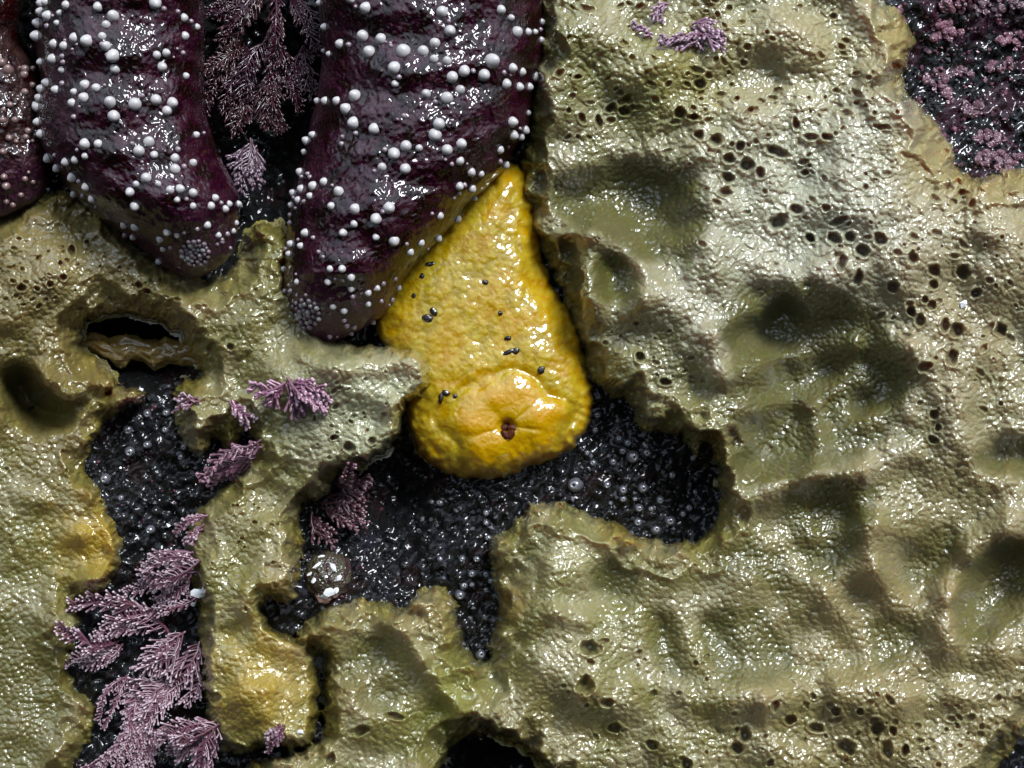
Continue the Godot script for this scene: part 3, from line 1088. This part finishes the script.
func build_stars() -> void:
	var egg := egg_mesh()
	var dark := lin(0.0066, 0.0016, 0.0024)
	var light := lin(0.0200, 0.0048, 0.0090)
	# right hand star: one arm in the picture
	var a := Arm.new()
	a.left = [-90, 322, 0, 318, 50, 322, 100, 316, 130, 308, 150, 303, 180, 295, 200, 290, 230, 287, 260, 283, 290, 282, 310, 287, 325, 297, 335, 308, 341, 322, 343, 330]
	a.right = [-90, 560, 0, 543, 30, 544, 60, 542, 85, 534, 110, 531, 130, 528, 150, 514, 165, 507, 190, 486, 205, 468, 220, 458, 240, 440, 260, 421, 280, 405, 300, 394, 315, 384, 330, 362, 339, 342, 343, 332]
	a.bands = [8.0, 68.0, 112.0, 152.0, 206.0, 262.0, 300.0]
	a.tip = 343.0
	a.high = 106.0
	a.base = 30.0
	a.lump = fnoise(101, 62.0, 2)
	a.small = fnoise(102, 13.0, 2)
	var base := at(420, 150, 0)
	var star := thing("sea_star", base, "dark purple sea star arm with white knobs lying against the yellow sea slug", "sea star", "purple sea stars")
	var arm := part("arm", arm_mesh(a, dark, light, base), M.star, star)
	stud(a, [319, 3, 4, 352, 0, 4, 366, 8, 6.5, 325, 27, 4.5, 340, 44, 5.5, 349, 45, 3.3, 329, 54, 3.5, 323, 51, 3, 363, 36, 7, 381, 39, 6.5, 369, 52, 7, 391, 46, 2.5, 403, 51, 8, 394, 68, 7, 395, 84, 4, 423, 51, 6.3, 435, 43, 6, 434, 59, 4.8, 355, 96, 7, 325, 101, 5, 337, 101, 5.2, 317, 101, 4, 426, 94, 5.2, 435, 102, 3,
		442, 12, 6.5, 450, 31, 6, 501, 10, 5.5, 511, 18, 4, 517, 32, 6.5, 528, 32, 4.5, 535, 32, 3.5, 543, 22, 4, 541, 40, 4, 492, 61, 8, 464, 71, 6.5, 447, 61, 5, 452, 77, 6.7, 473, 71, 3, 484, 75, 6.8, 512, 68, 5.5, 522, 72, 5, 506, 84, 6, 519, 87, 5.3, 529, 87, 5, 537, 77, 6, 460, 90, 5.5, 447, 98, 6.8], egg, arm, base, M.tubercle, M.tubercle_pink)
	stud(a, [346, 109, 6.3, 354, 123, 7, 374, 129, 6.3, 313, 135, 4.3, 306, 141, 5, 304, 152, 3.7, 343, 137, 3, 404, 116, 3.2, 406, 146, 6, 394, 154, 6.5, 382, 167, 4.8, 405, 169, 6, 300, 172, 4.8, 308, 174, 2.8, 313, 186, 5.5, 301, 189, 5, 324, 182, 5, 293, 193, 4.3, 310, 196, 4, 339, 192, 6, 419, 148, 4,
		439, 124, 6.3, 435, 135, 7.3, 461, 144, 6, 447, 150, 6, 460, 161, 5, 471, 172, 5, 481, 174, 4, 459, 186, 5, 472, 189, 5, 512, 122, 6, 513, 135, 5.5, 500, 150, 5, 525, 130, 5, 521, 137, 4.5, 528, 113, 3.5, 508, 165, 5, 298, 200, 4.3, 291, 205, 3.7, 289, 215, 3, 290, 223, 3.2, 331, 206, 4.3, 355, 209, 6, 354, 224, 4.3, 376, 219, 6.3, 389, 208, 6.3], egg, arm, base, M.tubercle, M.tubercle_pink)
	stud(a, [306, 233, 5, 343, 233, 4.5, 376, 237, 4, 394, 241, 6, 410, 252, 4.5, 291, 244, 4.3, 301, 246, 4, 289, 254, 3.8, 283, 249, 2.5, 282, 269, 3.5, 323, 257, 2.3, 330, 269, 4, 342, 269, 4.2, 351, 277, 4.5, 297, 282, 3.7, 328, 282, 4, 440, 216, 4.5, 459, 219, 5, 421, 243, 4.5, 438, 238, 4.5, 482, 198, 3.5, 454, 198, 2.5,
		285, 291, 3, 291, 291, 3.2, 306, 295, 2.2, 333, 307, 3.7, 344, 311, 4, 344, 320, 3.2, 351, 289, 3.7, 368, 293, 4, 377, 288, 3.5, 368, 304, 3.7, 381, 301, 2.8, 392, 300, 3.2, 399, 288, 3.7, 395, 279, 3, 389, 305, 2.2, 374, 322, 3.2, 354, 327, 3.3, 351, 333, 3, 330, 336, 3], egg, arm, base, M.tubercle, M.tubercle_pink)
	beads(a, 305, 314, 14, arm, base)
	# left hand star: two arms in the picture
	var b := Arm.new()
	b.left = [-90, 30, 0, 34, 40, 34, 80, 40, 110, 35, 140, 39, 160, 48, 180, 62, 200, 78, 220, 103, 240, 130, 255, 150, 268, 166, 276, 180, 279, 190]
	b.right = [-90, 205, 0, 204, 40, 205, 80, 204, 110, 206, 140, 214, 160, 222, 180, 232, 200, 240, 220, 239, 240, 236, 255, 231, 268, 218, 276, 204, 279, 192]
	b.bands = [-5.0, 48.0, 98.0, 150.0, 190.0, 228.0]
	b.tip = 279.0
	b.high = 100.0
	b.base = 34.0
	b.lump = fnoise(105, 58.0, 2)
	b.small = fnoise(106, 13.0, 2)
	var base2 := at(110, 80, 0)
	var star2 := thing("sea_star", base2, "purple sea star with white knobs reaching down from the upper left corner", "sea star", "purple sea stars")
	var arm2 := part("arm", arm_mesh(b, dark, light, base2), M.star, star2)
	stud(b, [41, 3, 5, 46, 2, 4.5, 66, 5, 5, 60, 13, 3.7, 48, 16, 6, 41, 12, 5.3, 57, 23, 3.5, 38, 23, 5.5, 37, 36, 6.5, 74, 38, 5.7, 87, 41, 6.8, 54, 44, 5.5, 64, 46, 5.3, 53, 59, 6, 41, 62, 4.5, 62, 70, 4, 98, 7, 5.5, 113, 16, 6.5, 106, 25, 5, 102, 36, 4.5, 106, 46, 5.3, 113, 56, 7, 115, 69, 5.7, 47, 83, 5.5, 41, 89, 5.2, 56, 90, 5, 39, 98, 5, 74, 92, 4, 85, 85, 5.7, 96, 88, 5, 84, 98, 6, 72, 103, 5, 36, 105, 4.5,
		155, 3, 7, 184, 18, 5, 185, 36, 5, 197, 27, 4, 162, 67, 5.5, 166, 53, 4.7, 157, 55, 4.5, 186, 76, 4, 156, 100, 6, 172, 103, 6.3, 183, 53, 3], egg, arm2, base2, M.tubercle, M.tubercle_pink)
	stud(b, [110, 102, 6.3, 135, 104, 7, 114, 116, 6.8, 37, 107, 5.5, 38, 122, 5, 74, 117, 3.2, 41, 134, 5.3, 85, 144, 6.2, 98, 144, 5, 77, 150, 2.3, 85, 156, 4, 66, 162, 5, 75, 160, 4.5, 46, 158, 5.5, 57, 168, 4.7, 73, 177, 5.7, 52, 169, 3, 139, 151, 6, 149, 142, 6, 154, 155, 4.5, 146, 178, 5.7, 142, 162, 2, 167, 111, 5.5, 175, 158, 5.2, 175, 169, 5.7, 193, 163, 4.5, 136, 184, 3.7, 158, 184, 3.5, 170, 190, 4.5, 180, 189, 5, 193, 193, 5, 130, 192, 5, 196, 135, 4], egg, arm2, base2, M.tubercle, M.tubercle_pink)
	stud(b, [86, 187, 5, 83, 196, 3, 92, 199, 5, 67, 194, 4, 135, 206, 5.5, 124, 225, 4.5, 135, 227, 5, 124, 235, 3.3, 133, 237, 3.7, 177, 200, 3.5, 167, 232, 4.3, 160, 239, 4.3, 163, 249, 3.5, 159, 261, 4, 177, 235, 3.5, 193, 206, 4, 215, 198, 4.3, 211, 206, 4.7, 225, 209, 4.3, 229, 204, 4, 238, 204, 4, 207, 225, 4.5, 197, 229, 2.7, 218, 235, 3.8, 227, 234, 3.3, 233, 231, 3.5, 236, 223, 3.5, 230, 248, 2.5, 217, 244, 2.5], egg, arm2, base2, M.tubercle, M.tubercle_pink)
	beads(b, 195, 253, 13, arm2, base2)
	var c := Arm.new()
	c.left = [-90, -110, 0, -100, 100, -92, 150, -80, 190, -60, 215, -30, 222, -14]
	c.right = [-90, 30, 0, 22, 40, 18, 60, 30, 90, 42, 130, 48, 160, 52, 180, 50, 200, 38, 215, 10, 222, -12]
	c.tip = 222.0
	c.high = 60.0
	c.base = 12.0
	c.lump = fnoise(107, 50.0, 2)
	c.small = fnoise(108, 12.0, 2)
	var arm3 := part("arm", arm_mesh(c, lin(0.0081, 0.0035, 0.0035), lin(0.0232, 0.0104, 0.0093), base2), M.star, star2)
	stud(c, [3, 152, 4, 25, 179, 3.5, 33, 182, 3.2, 21, 195, 3.5, 13, 205, 3.5, 6, 186, 5, 4, 177, 4, 1, 63, 6, 8, 70, 6, 25, 69, 5, 24, 75, 4.5, 33, 69, 3.7, 25, 92, 4.3, 32, 85, 3.7, 28, 131, 4, 26, 137, 3.5, 9, 138, 4, 15, 120, 4, 3, 120, 4, 10, 105, 4], egg, arm3, base2, M.tubercle_buff, M.tubercle_buff)

# ---------------------------------------------------------------- coralline algae
# a feather: a jointed axis with jointed branchlets to both sides and pale tips
func frond_mesh(p0: Vector3, p1: Vector3, wide: float, stem: Color, tip: Color, lobed: bool, base: Vector3) -> ArrayMesh:
	var bag := Bag.new()
	var d := p1 - p0
	var long := d.length()
	var dir := d / long
	var side := Vector3(-dir.y, dir.x, rng.randf_range(-0.35, 0.35)).normalized()
	var out := dir.cross(side).normalized()
	if out.z < 0.0: out = -out
	var gap := 3.8 if lobed else 2.7
	var n := maxi(3, int(long / gap))
	var spine := []
	var bend := rng.randf_range(-0.22, 0.22)
	for i in n + 1:
		var t := float(i) / n
		spine.append(p0 + d * t + side * (sin(t * PI) * bend * long + rng.randf_range(-0.5, 0.5)) + out * sin(t * PI) * 0.16 * long)
	var to := func(v: Vector3) -> Vector3: return at(v.x, v.y, v.z) - base
	var pts := []
	var rad := []
	var cs := []
	for i in n + 1:
		pts.append(to.call(spine[i]))
		rad.append((1.5 - 0.5 * i / n) * S * (1.15 if i % 2 == 0 else 0.8))
		cs.append(stem if i < n else tip)
	bag.tube(pts, rad, cs, 6)
	var fat := 1.6 if lobed else 1.05
	for i in range(1, n + 1):
		var t := float(i) / n
		var span := wide * 0.5 * (0.4 + 0.6 * sin(PI * minf(0.2 + t * 0.7, 1.0)))
		for s in [-1.0, 1.0]:
			if rng.randf() < 0.1: continue
			var lean := rng.randf_range(0.5, 0.95)
			var v: Vector3 = (dir * cos(lean) + side * s * sin(lean) + out * rng.randf_range(-0.15, 0.25)).normalized()
			var l := span * rng.randf_range(0.55, 1.25) / sin(maxf(lean, 0.6))
			var q: Vector3 = spine[i] + dir * rng.randf_range(-1.0, 1.0)
			var m: Vector3 = q + v * l * 0.5
			var v2: Vector3 = (v + dir * rng.randf_range(0.0, 0.6) + out * rng.randf_range(-0.2, 0.3)).normalized()
			var e: Vector3 = m + v2 * l * 0.5
			var bead := rng.randf_range(0.9, 1.35) * fat
			bag.tube([to.call(q), to.call(q.lerp(m, 0.6)), to.call(m), to.call(m.lerp(e, 0.65)), to.call(e)],
				[0.7 * S, 1.05 * fat * S, 0.75 * fat * S, 1.05 * fat * S, bead * S], [stem, stem, stem, stem.lerp(tip, 0.1), tip], 5)
			if l > 5.0 and rng.randf() < 0.75:      # a fork
				var v3: Vector3 = (v2 + side * -s * rng.randf_range(0.3, 0.9) + out * rng.randf_range(-0.2, 0.5)).normalized()
				var f: Vector3 = m + v3 * l * rng.randf_range(0.3, 0.5)
				bag.tube([to.call(m), to.call(m.lerp(f, 0.6)), to.call(f)], [0.75 * fat * S, 0.9 * fat * S, bead * 0.9 * S], [stem, stem.lerp(tip, 0.15), tip], 5)
	return bag.mesh()

func tuft(label: String, group: String, list: Array, lift: float, rise: float, stem: Color, tip: Color, mat: Material, lobed := false, floor_w := -999.0) -> void:
	# list: base x, base y, tip x, tip y, width
	var base := at(list[0][0], list[0][1], 0.0)
	var t := thing("coralline_alga", base, label, "seaweed", group)
	var k := 0
	var again := []
	for f in list:
		again.append(f)
		if rng.randf() < 0.7:
			var j := func(q: float) -> float: return q * rng.randf_range(-1.0, 1.0)
			again.append([f[0] + j.call(5.0), f[1] + j.call(5.0), f[2] + j.call(9.0), f[3] + j.call(9.0), f[4] * rng.randf_range(0.7, 1.0)])
	for f in again:
		var w0 := maxf(sponge_at(f[0], f[1]), floor_w) + lift
		var w1 := maxf(maxf(sponge_at(f[2], f[3]), floor_w) + lift + rise, w0 - 8.0) + rng.randf_range(-2, 4)
		var shade := rng.randf_range(0.8, 1.2)
		part("frond", frond_mesh(Vector3(f[0], f[1], w0), Vector3(f[2], f[3], w1), f[4], Color(stem.r * shade, stem.g * shade, stem.b * shade), tip, lobed, base), mat, t)
		k += 1

func build_algae() -> void:
	var plum := lin(0.0661, 0.0244, 0.0348)
	var pale := lin(0.2668, 0.1972, 0.2204)
	var pink := lin(0.1218, 0.0493, 0.0754)
	tuft("big purple feathery coralline tuft with pale tips at the lower left", "", [
		[200, 560, 145, 572, 18], [190, 552, 150, 586, 18], [172, 575, 125, 592, 16], [196, 592, 157, 601, 16], [192, 572, 168, 596, 16],
		[150, 614, 72, 607, 22], [170, 634, 114, 622, 26], [118, 641, 62, 628, 22], [122, 649, 84, 661, 18], [112, 663, 68, 667, 14], [150, 626, 100, 634, 20],
		[180, 636, 147, 668, 30], [200, 642, 176, 682, 28], [172, 670, 132, 682, 22], [176, 676, 131, 712, 26], [178, 682, 150, 722, 28], [198, 668, 184, 700, 20],
		[134, 676, 94, 768, 12], [128, 686, 80, 772, 12], [142, 694, 108, 774, 12], [146, 706, 122, 776, 14], [128, 676, 100, 720, 10], [150, 716, 130, 770, 14],
		[214, 722, 166, 736, 22], [214, 728, 180, 752, 24], [214, 730, 196, 768, 24], [170, 724, 150, 756, 18], [160, 740, 132, 764, 16]], 4.0, 8.0, plum, pale, M.alga, false, 2.0)
	tuft("pink flat coralline rosette lying on the olive sponge flap", "", [[286, 382, 254, 384, 16], [284, 384, 276, 404, 16], [286, 384, 296, 412, 18], [290, 384, 312, 400, 18], [290, 383, 324, 392, 16], [296, 388, 324, 412, 14]], 3.0, 3.0, pink, lin(0.2320, 0.1392, 0.1740), M.alga, true)
	tuft("short pink coralline sprig beside the yellow sponge finger", "", [[230, 402, 252, 418, 12], [232, 401, 246, 426, 10]], 3.0, 3.0, pink, pale, M.alga, true)
	tuft("mauve coralline sprig on the rock at the left sponge finger", "", [[200, 402, 176, 410, 12], [198, 398, 182, 400, 10]], 4.0, 4.0, plum, pale, M.alga, true)
	tuft("purple coralline branch with pink knobs below the sponge fingers", "", [[258, 452, 204, 476, 16], [256, 458, 212, 486, 14], [250, 452, 226, 452, 12], [262, 440, 250, 452, 12]], 4.0, 4.0, plum, lin(0.2088, 0.1044, 0.1392), M.alga, true, 4.0)
	tuft("small pink coralline branch at the edge of the olive sponge neck", "", [[208, 516, 178, 532, 10], [204, 524, 186, 540, 10]], 2.0, 2.0, plum, pale, M.alga, true)
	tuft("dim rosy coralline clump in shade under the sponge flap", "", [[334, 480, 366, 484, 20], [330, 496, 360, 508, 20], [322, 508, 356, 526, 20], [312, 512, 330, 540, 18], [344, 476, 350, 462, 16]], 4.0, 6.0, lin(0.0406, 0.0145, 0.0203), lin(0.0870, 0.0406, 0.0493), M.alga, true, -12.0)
	tuft("tiny lilac coralline crumb on the yellow sponge lump", "", [[284, 728, 268, 738, 9], [284, 728, 276, 744, 8]], 2.0, 2.0, plum, pale, M.alga, true)
	tuft("pink and lilac coralline scraps on the sponge near the top edge", "", [[706, 34, 664, 36, 12], [702, 30, 720, 44, 16], [692, 24, 716, 32, 14], [668, 4, 655, 14, 12], [652, 34, 634, 24, 8], [690, 36, 700, 44, 14]], 3.0, 2.0, lin(0.0928, 0.0406, 0.0638), lin(0.2088, 0.1392, 0.1740), M.alga, true)
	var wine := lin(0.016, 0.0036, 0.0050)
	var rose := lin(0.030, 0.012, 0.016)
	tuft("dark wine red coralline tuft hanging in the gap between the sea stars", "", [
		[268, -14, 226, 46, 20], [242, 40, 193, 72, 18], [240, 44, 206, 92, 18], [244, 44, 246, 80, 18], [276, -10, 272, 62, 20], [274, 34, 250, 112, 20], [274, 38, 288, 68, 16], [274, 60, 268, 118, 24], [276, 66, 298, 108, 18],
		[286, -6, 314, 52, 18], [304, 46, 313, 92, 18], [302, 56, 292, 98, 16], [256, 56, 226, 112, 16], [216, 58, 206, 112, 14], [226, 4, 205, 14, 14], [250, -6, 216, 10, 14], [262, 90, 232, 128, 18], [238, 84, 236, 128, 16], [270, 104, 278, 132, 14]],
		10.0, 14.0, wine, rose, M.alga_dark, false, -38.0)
	tuft("knobbly mauve coralline clump in the gap beside the left arm tip", "", [[252, 140, 238, 186, 22], [256, 146, 260, 178, 20], [246, 146, 234, 170, 18]], 10.0, 8.0, lin(0.030, 0.013, 0.021), lin(0.085, 0.052, 0.072), M.alga, true, -30.0)

# ---------------------------------------------------------------- grains, barnacles, crusts, shells
func build_small_things() -> void:
	# barnacles: little rings with a sunken middle
	var ring := PackedVector3Array()
	var rc := PackedColorArray()
	var prof := [[1.0, -0.4], [0.97, 0.1], [0.84, 0.45], [0.6, 0.72], [0.34, 0.84], [0.22, 0.80], [0.13, 0.62], [0.0, 0.58]]
	for q in prof:
		for i in 14:
			var b := -TAU * i / 14.0
			ring.append(Vector3(q[0] * cos(b), q[0] * sin(b), q[1]))
			rc.append(lin(0.0493, 0.0493, 0.0551) if q[0] > 0.5 else (lin(0.0986, 0.0986, 0.1044) if q[0] > 0.2 else lin(0.0290, 0.0278, 0.0290)))
	var bag := Bag.new()
	bag.grid(ring, rc, 14, true)
	var rm := bag.mesh()
	var spots := [597, 415, 6, 595, 430, 4, 619, 439, 4, 628, 443, 5, 623, 451, 5, 633, 457, 6, 647, 453, 5, 646, 446, 4, 613, 462, 4, 575, 485, 8, 607, 485, 5, 623, 490, 5, 643, 488, 5, 593, 463, 4, 587, 453, 4, 672, 475, 4, 693, 458, 4, 623, 499, 4, 635, 499, 4, 639, 508, 6, 651, 509, 4, 660, 500, 6, 611, 503, 4, 638, 522, 6, 656, 530, 6, 670, 521, 6, 683, 514, 4, 689, 508, 5, 704, 509, 4, 695, 492, 4,
		432, 502, 4, 440, 503, 4, 457, 510, 4, 486, 513, 4, 486, 523, 4, 488, 538, 4, 440, 559, 4, 462, 559, 4, 477, 559, 4, 472, 574, 5, 464, 586, 4, 472, 585, 4, 460, 595, 5, 486, 590, 4, 491, 581, 4, 486, 574, 4, 481, 655, 5, 466, 664, 5, 460, 645, 4, 130, 452, 7, 147, 445, 5, 181, 457, 4, 165, 430, 4, 166, 413, 4, 105, 479, 5, 121, 498, 4, 147, 414, 5, 128, 430, 5, 150, 530, 5, 184, 447, 4]
	for i in range(0, spots.size(), 3):
		var x: float = spots[i]
		var y: float = spots[i + 1]
		var r: float = spots[i + 2] * rng.randf_range(0.75, 1.1)
		var left := x < 300
		var o := whole("barnacle", rm, M.barnacle, at(x, y, rock_at(x, y) + r * 0.35), "tiny pale grey ring barnacle on black rock " + ("left of the sponge flap" if left else "below the yellow sea slug"), "barnacle", "tiny barnacles on the left rock" if left else "tiny barnacles on the middle rock")
		o.transform.basis = B * Basis(Vector3(rng.randf_range(-1, 1), rng.randf_range(-1, 1), 0.2).normalized(), rng.randf_range(0.0, 0.4)) * Basis.from_scale(Vector3(r, r * rng.randf_range(0.85, 1.05), r) * S)
	# sand and grit on the bare rock
	var grit := shard(131)
	var places := []
	var tide := fnoise(133, 28.0, 2)
	var areas := [[70, 350, 262, 600, 2600], [296, 380, 730, 690, 7500], [880, -30, 1080, 190, 2600], [200, 120, 300, 250, 200]]
	for z in areas:
		for n in z[4]:
			var x := rng.randf_range(z[0], z[2])
			var y := rng.randf_range(z[1], z[3])
			var w := rock_at(x, y)
			var k := clampi(int((y - CY0) / FST), 0, FH - 1) * FW + clampi(int((x - CX0) / FST), 0, FW - 1)
			if sponge_w[k] > w or tide.get_noise_2d(x, y) < rng.randf_range(-0.5, 0.35): continue
			places.append([x, y, w, z[0] > 800])
	var mm := MultiMesh.new()
	mm.transform_format = MultiMesh.TRANSFORM_3D
	mm.use_colors = true
	mm.mesh = grit
	mm.instance_count = places.size()
	for i in places.size():
		var p = places[i]
		var r := 0.9 + 3.4 * pow(rng.randf(), 2.5)
		var basis := Basis.from_euler(Vector3(rng.randf() * 6.0, rng.randf() * 6.0, rng.randf() * 6.0)) * Basis.from_scale(Vector3(r, r * rng.randf_range(0.7, 1.0), r * 0.8) * S)
		mm.set_instance_transform(i, Transform3D(basis, at(p[0], p[1], p[2] + r * 0.4)))
		var u := rng.randf()
		var c := lin(0.0058, 0.0058, 0.0070)
		if u > (0.70 if p[0] > 400.0 and p[0] < 740.0 else 0.90): c = lin(0.0580, 0.0580, 0.0626) * rng.randf_range(0.4, 1.3)
		elif u > 0.78: c = lin(0.0580, 0.0232, 0.0319)
		elif p[3] and u > 0.45: c = lin(0.0928, 0.0348, 0.0493)
		mm.set_instance_color(i, c)
	var mi := MultiMeshInstance3D.new()
	mi.name = "grit"
	mi.multimesh = mm
	mi.material_override = M.grain
	add_child(mi)
	mi.transform = Transform3D(B, Vector3.ZERO)
	tag(mi, "dark glistening grit on the bare rock", "grit", "", "stuff")
	# pink crusts on the dark rock, upper right
	var crusts := [[938, 80, 14, 10, "rosy lobed crust in the middle of the dark rock at upper right"], [948, 96, 9, 7, "small rosy crust just below the larger lobed one"], [962, 72, 11, 6, "flat rosy crust right of the lobed one on the dark rock"], [945, 32, 16, 10, "grey mauve crust high on the dark rock near the sponge margin"], [1000, 8, 26, 8, "long pink knobbly crust along the top edge"], [955, 6, 14, 7, "pink crust left of the long one at the top edge"], [1012, 40, 14, 10, "dull mauve crust near the right edge of the picture"], [998, 160, 24, 9, "mauve crust on the rock just above the sponge"], [970, 110, 16, 7, "wine red crust below the rosy crusts"], [1000, 66, 14, 7, "greyish crust on the right of the dark rock"], [900, 14, 10, 7, "dark mauve crust at the sponge margin near the top"], [990, 138, 16, 8, "dull wine crust above the mauve one"]]
	for q in crusts:
		var tone := lin(0.0870, 0.0302, 0.0435).lerp(lin(0.0348, 0.0174, 0.0232), rng.randf())
		var cx: float = q[0]
		var cy: float = q[1]
		var w0 := rock_at(cx, cy)
		var bg := Bag.new()
		var area: float = q[2] * q[3]
		for m in int(6 + area / 9.0):
			var ang := rng.randf() * TAU
			var far := sqrt(rng.randf())
			var kx: float = cx + cos(ang) * far * q[2]
			var ky: float = cy + sin(ang) * far * q[3]
			var rr := rng.randf_range(2.2, 4.6)
			var kw := maxf(rock_at(kx, ky), w0 - 3.0) + rng.randf_range(0.0, 2.0)
			var n := fnoise(rng.randi() % 1000, 1.2, 2)
			var tn := tone.lerp(lin(0.1508, 0.0870, 0.1044), rng.randf() * 0.35)
			var p := PackedVector3Array()
			var c := PackedColorArray()
			for j in 8:
				for i in 12:
					var aa := PI * 0.6 * j / 7.0
					var bb := -TAU * i / 12.0
					var v := Vector3(sin(aa) * cos(bb), sin(aa) * sin(bb), cos(aa) * 0.6)
					v *= rr * (1.0 + 0.35 * n.get_noise_3dv(v))
					p.append(at(kx + v.x, ky - v.y, kw + v.z) - at(cx, cy, w0))
					c.append(tn)
			bg.grid(p, c, 12, true)
		whole("coralline_crust", bg.mesh(), M.crust, at(cx, cy, w0), q[4], "crust", "pink coralline crusts on the dark rock")
	# the anemone with bits of shell stuck to it
	var ax := 330.0
	var ay := 574.0
	var aw := rock_at(ax, ay) - 12.0
	var ab := at(ax, ay, aw)
	var an := thing("sea_anemone", ab, "small round closed sea anemone covered with glassy shell bits, beside the sponge neck", "sea anemone")
	var dome := PackedVector3Array()
	var dc := PackedColorArray()
	var nn := fnoise(141, 9.0, 2)
	for j in 16:
		var a := PI * 0.62 * j / 15.0
		for i in 36:
			var b := -TAU * i / 36.0
			var v := Vector3(sin(a) * cos(b), sin(a) * sin(b), cos(a)) * 25.0
			v *= 1.0 + 0.12 * nn.get_noise_3dv(v)
			dome.append(Vector3(v.x, v.y, v.z + 10.0) * S)
			dc.append(lin(0.0348, 0.0290, 0.0174).lerp(lin(0.0261, 0.0139, 0.0128), smoothstep(-0.2, 0.4, nn.get_noise_2d(v.x, v.y))))
	var db := Bag.new()
	db.grid(dome, dc, 36, true)
	part("column", db.mesh(), M.crust, an)
	for s in [[-8, -12, 7, 3, 0.4], [6, -10, 6, 4, -0.6], [-12, 2, 5, 3, 1.2], [4, 14, 8, 5, 0.3], [-4, 18, 6, 4, -0.5], [12, 0, 5, 3, 0.9], [0, -2, 4, 3, 0.1], [-16, -4, 4, 2, 0.5], [10, 12, 4, 3, 1.9], [-6, -20, 5, 2, 0.2]]:
		var z := 10.0 + sqrt(maxf(0.0, 625.0 - s[0] * s[0] - s[1] * s[1]))
		part("shell_bit", shard(int(s[0] * 7 + s[1])), M.shell, an, Transform3D(Basis.from_euler(Vector3(rng.randf_range(-0.6, 0.6), rng.randf_range(-0.6, 0.6), s[4])) * Basis.from_scale(Vector3(s[2], s[3], 1.3) * S), Vector3(s[0], -s[1], z) * S))
	for q in [[0, 20, 9, "pinkish pebble"], [10, 17, 6, "buff pebble"]]:
		part("pebble", pebble_mesh(150 + int(q[0]), 0.4), wet(0.3, 0.5, Color(0.43, 0.33, 0.29), false), an, Transform3D(Basis.from_scale(Vector3(q[2], q[2] * 0.8, 6) * S), Vector3(q[0] - 4, -q[1], 20.0) * S))
	# a fold of sponge deep in the cave under the ledge
	var fb := at(140, 350, -30)
	var fold := Bag.new()
	var fold_n := fnoise(161, 26.0, 3)
	var fp := PackedVector3Array()
	var fc := PackedColorArray()
	for j in 40:
		var aa := PI * j / 39.0
		for i in 60:
			var bb := -TAU * i / 60.0
			var x := 140.0 - cos(aa) * 72.0
			var thick := sin(aa) * (13.0 + 9.0 * fold_n.get_noise_2d(x * 1.3, 20.0))
			var v := Vector2(cos(bb), sin(bb)) * thick * (1.0 + 0.5 * fold_n.get_noise_3d(x, cos(bb) * 20.0, sin(bb) * 20.0))
			fp.append(at(x, 346.0 + (x - 100.0) * 0.11 - v.x + 6.0 * fold_n.get_noise_2d(x * 0.7, 90.0), -34.0 + v.y * 1.2) - fb)
			fc.append(lin(0.1160, 0.0754, 0.0232))
	fold.grid(fp, fc, 60, true)
	whole("sponge", fold.mesh(), M.sponge, fb, "dim tan fold of sponge inside the dark cave under the ledge", "sponge")
	# loose shell chips
	for q in [[200, 593, 13, 5, 0.12, "white slender shell chip at the foot of the sponge neck"], [964, 304, 5, 4, 0.8, "white angular shell chip in a pore of the large sponge"], [300, 732, 4, 3, 0.2, "small white fleck on the lower edge of the yellow lump"], [193, 604, 3, 3, 0.0, "white bead shell below the slender chip"]]:
		var o := whole("shell_chip", shard(int(q[0])), M.shell, at(q[0], q[1], maxf(sponge_at(q[0], q[1]), 8.0) + (14.0 if q[0] < 250 else 2.5)), q[5], "shell chip")
		o.transform.basis = B * Basis(Vector3.BACK, q[4]) * Basis.from_scale(Vector3(q[2], q[3], 2.2) * S)

func shard(seed_: int) -> ArrayMesh:
	# an angular chip of radius 1
	var r := RandomNumberGenerator.new()
	r.seed = seed_ + 999
	var st := SurfaceTool.new()
	st.begin(Mesh.PRIMITIVE_TRIANGLES)
	st.set_smooth_group(-1)
	var n := 7
	var rim := []
	for i in n:
		var a := -TAU * i / n + r.randf_range(-0.3, 0.3)
		var q := r.randf_range(0.65, 1.1)
		rim.append(Vector3(cos(a) * q, sin(a) * q, r.randf_range(-0.2, 0.2)))
	for i in n:
		var a: Vector3 = rim[i]
		var b: Vector3 = rim[(i + 1) % n]
		for v in [a, b, Vector3(0.1, 0.0, 0.9), b, a, Vector3(0, 0.1, -0.8)]: st.add_vertex(v)
	st.generate_normals()
	return st.commit()
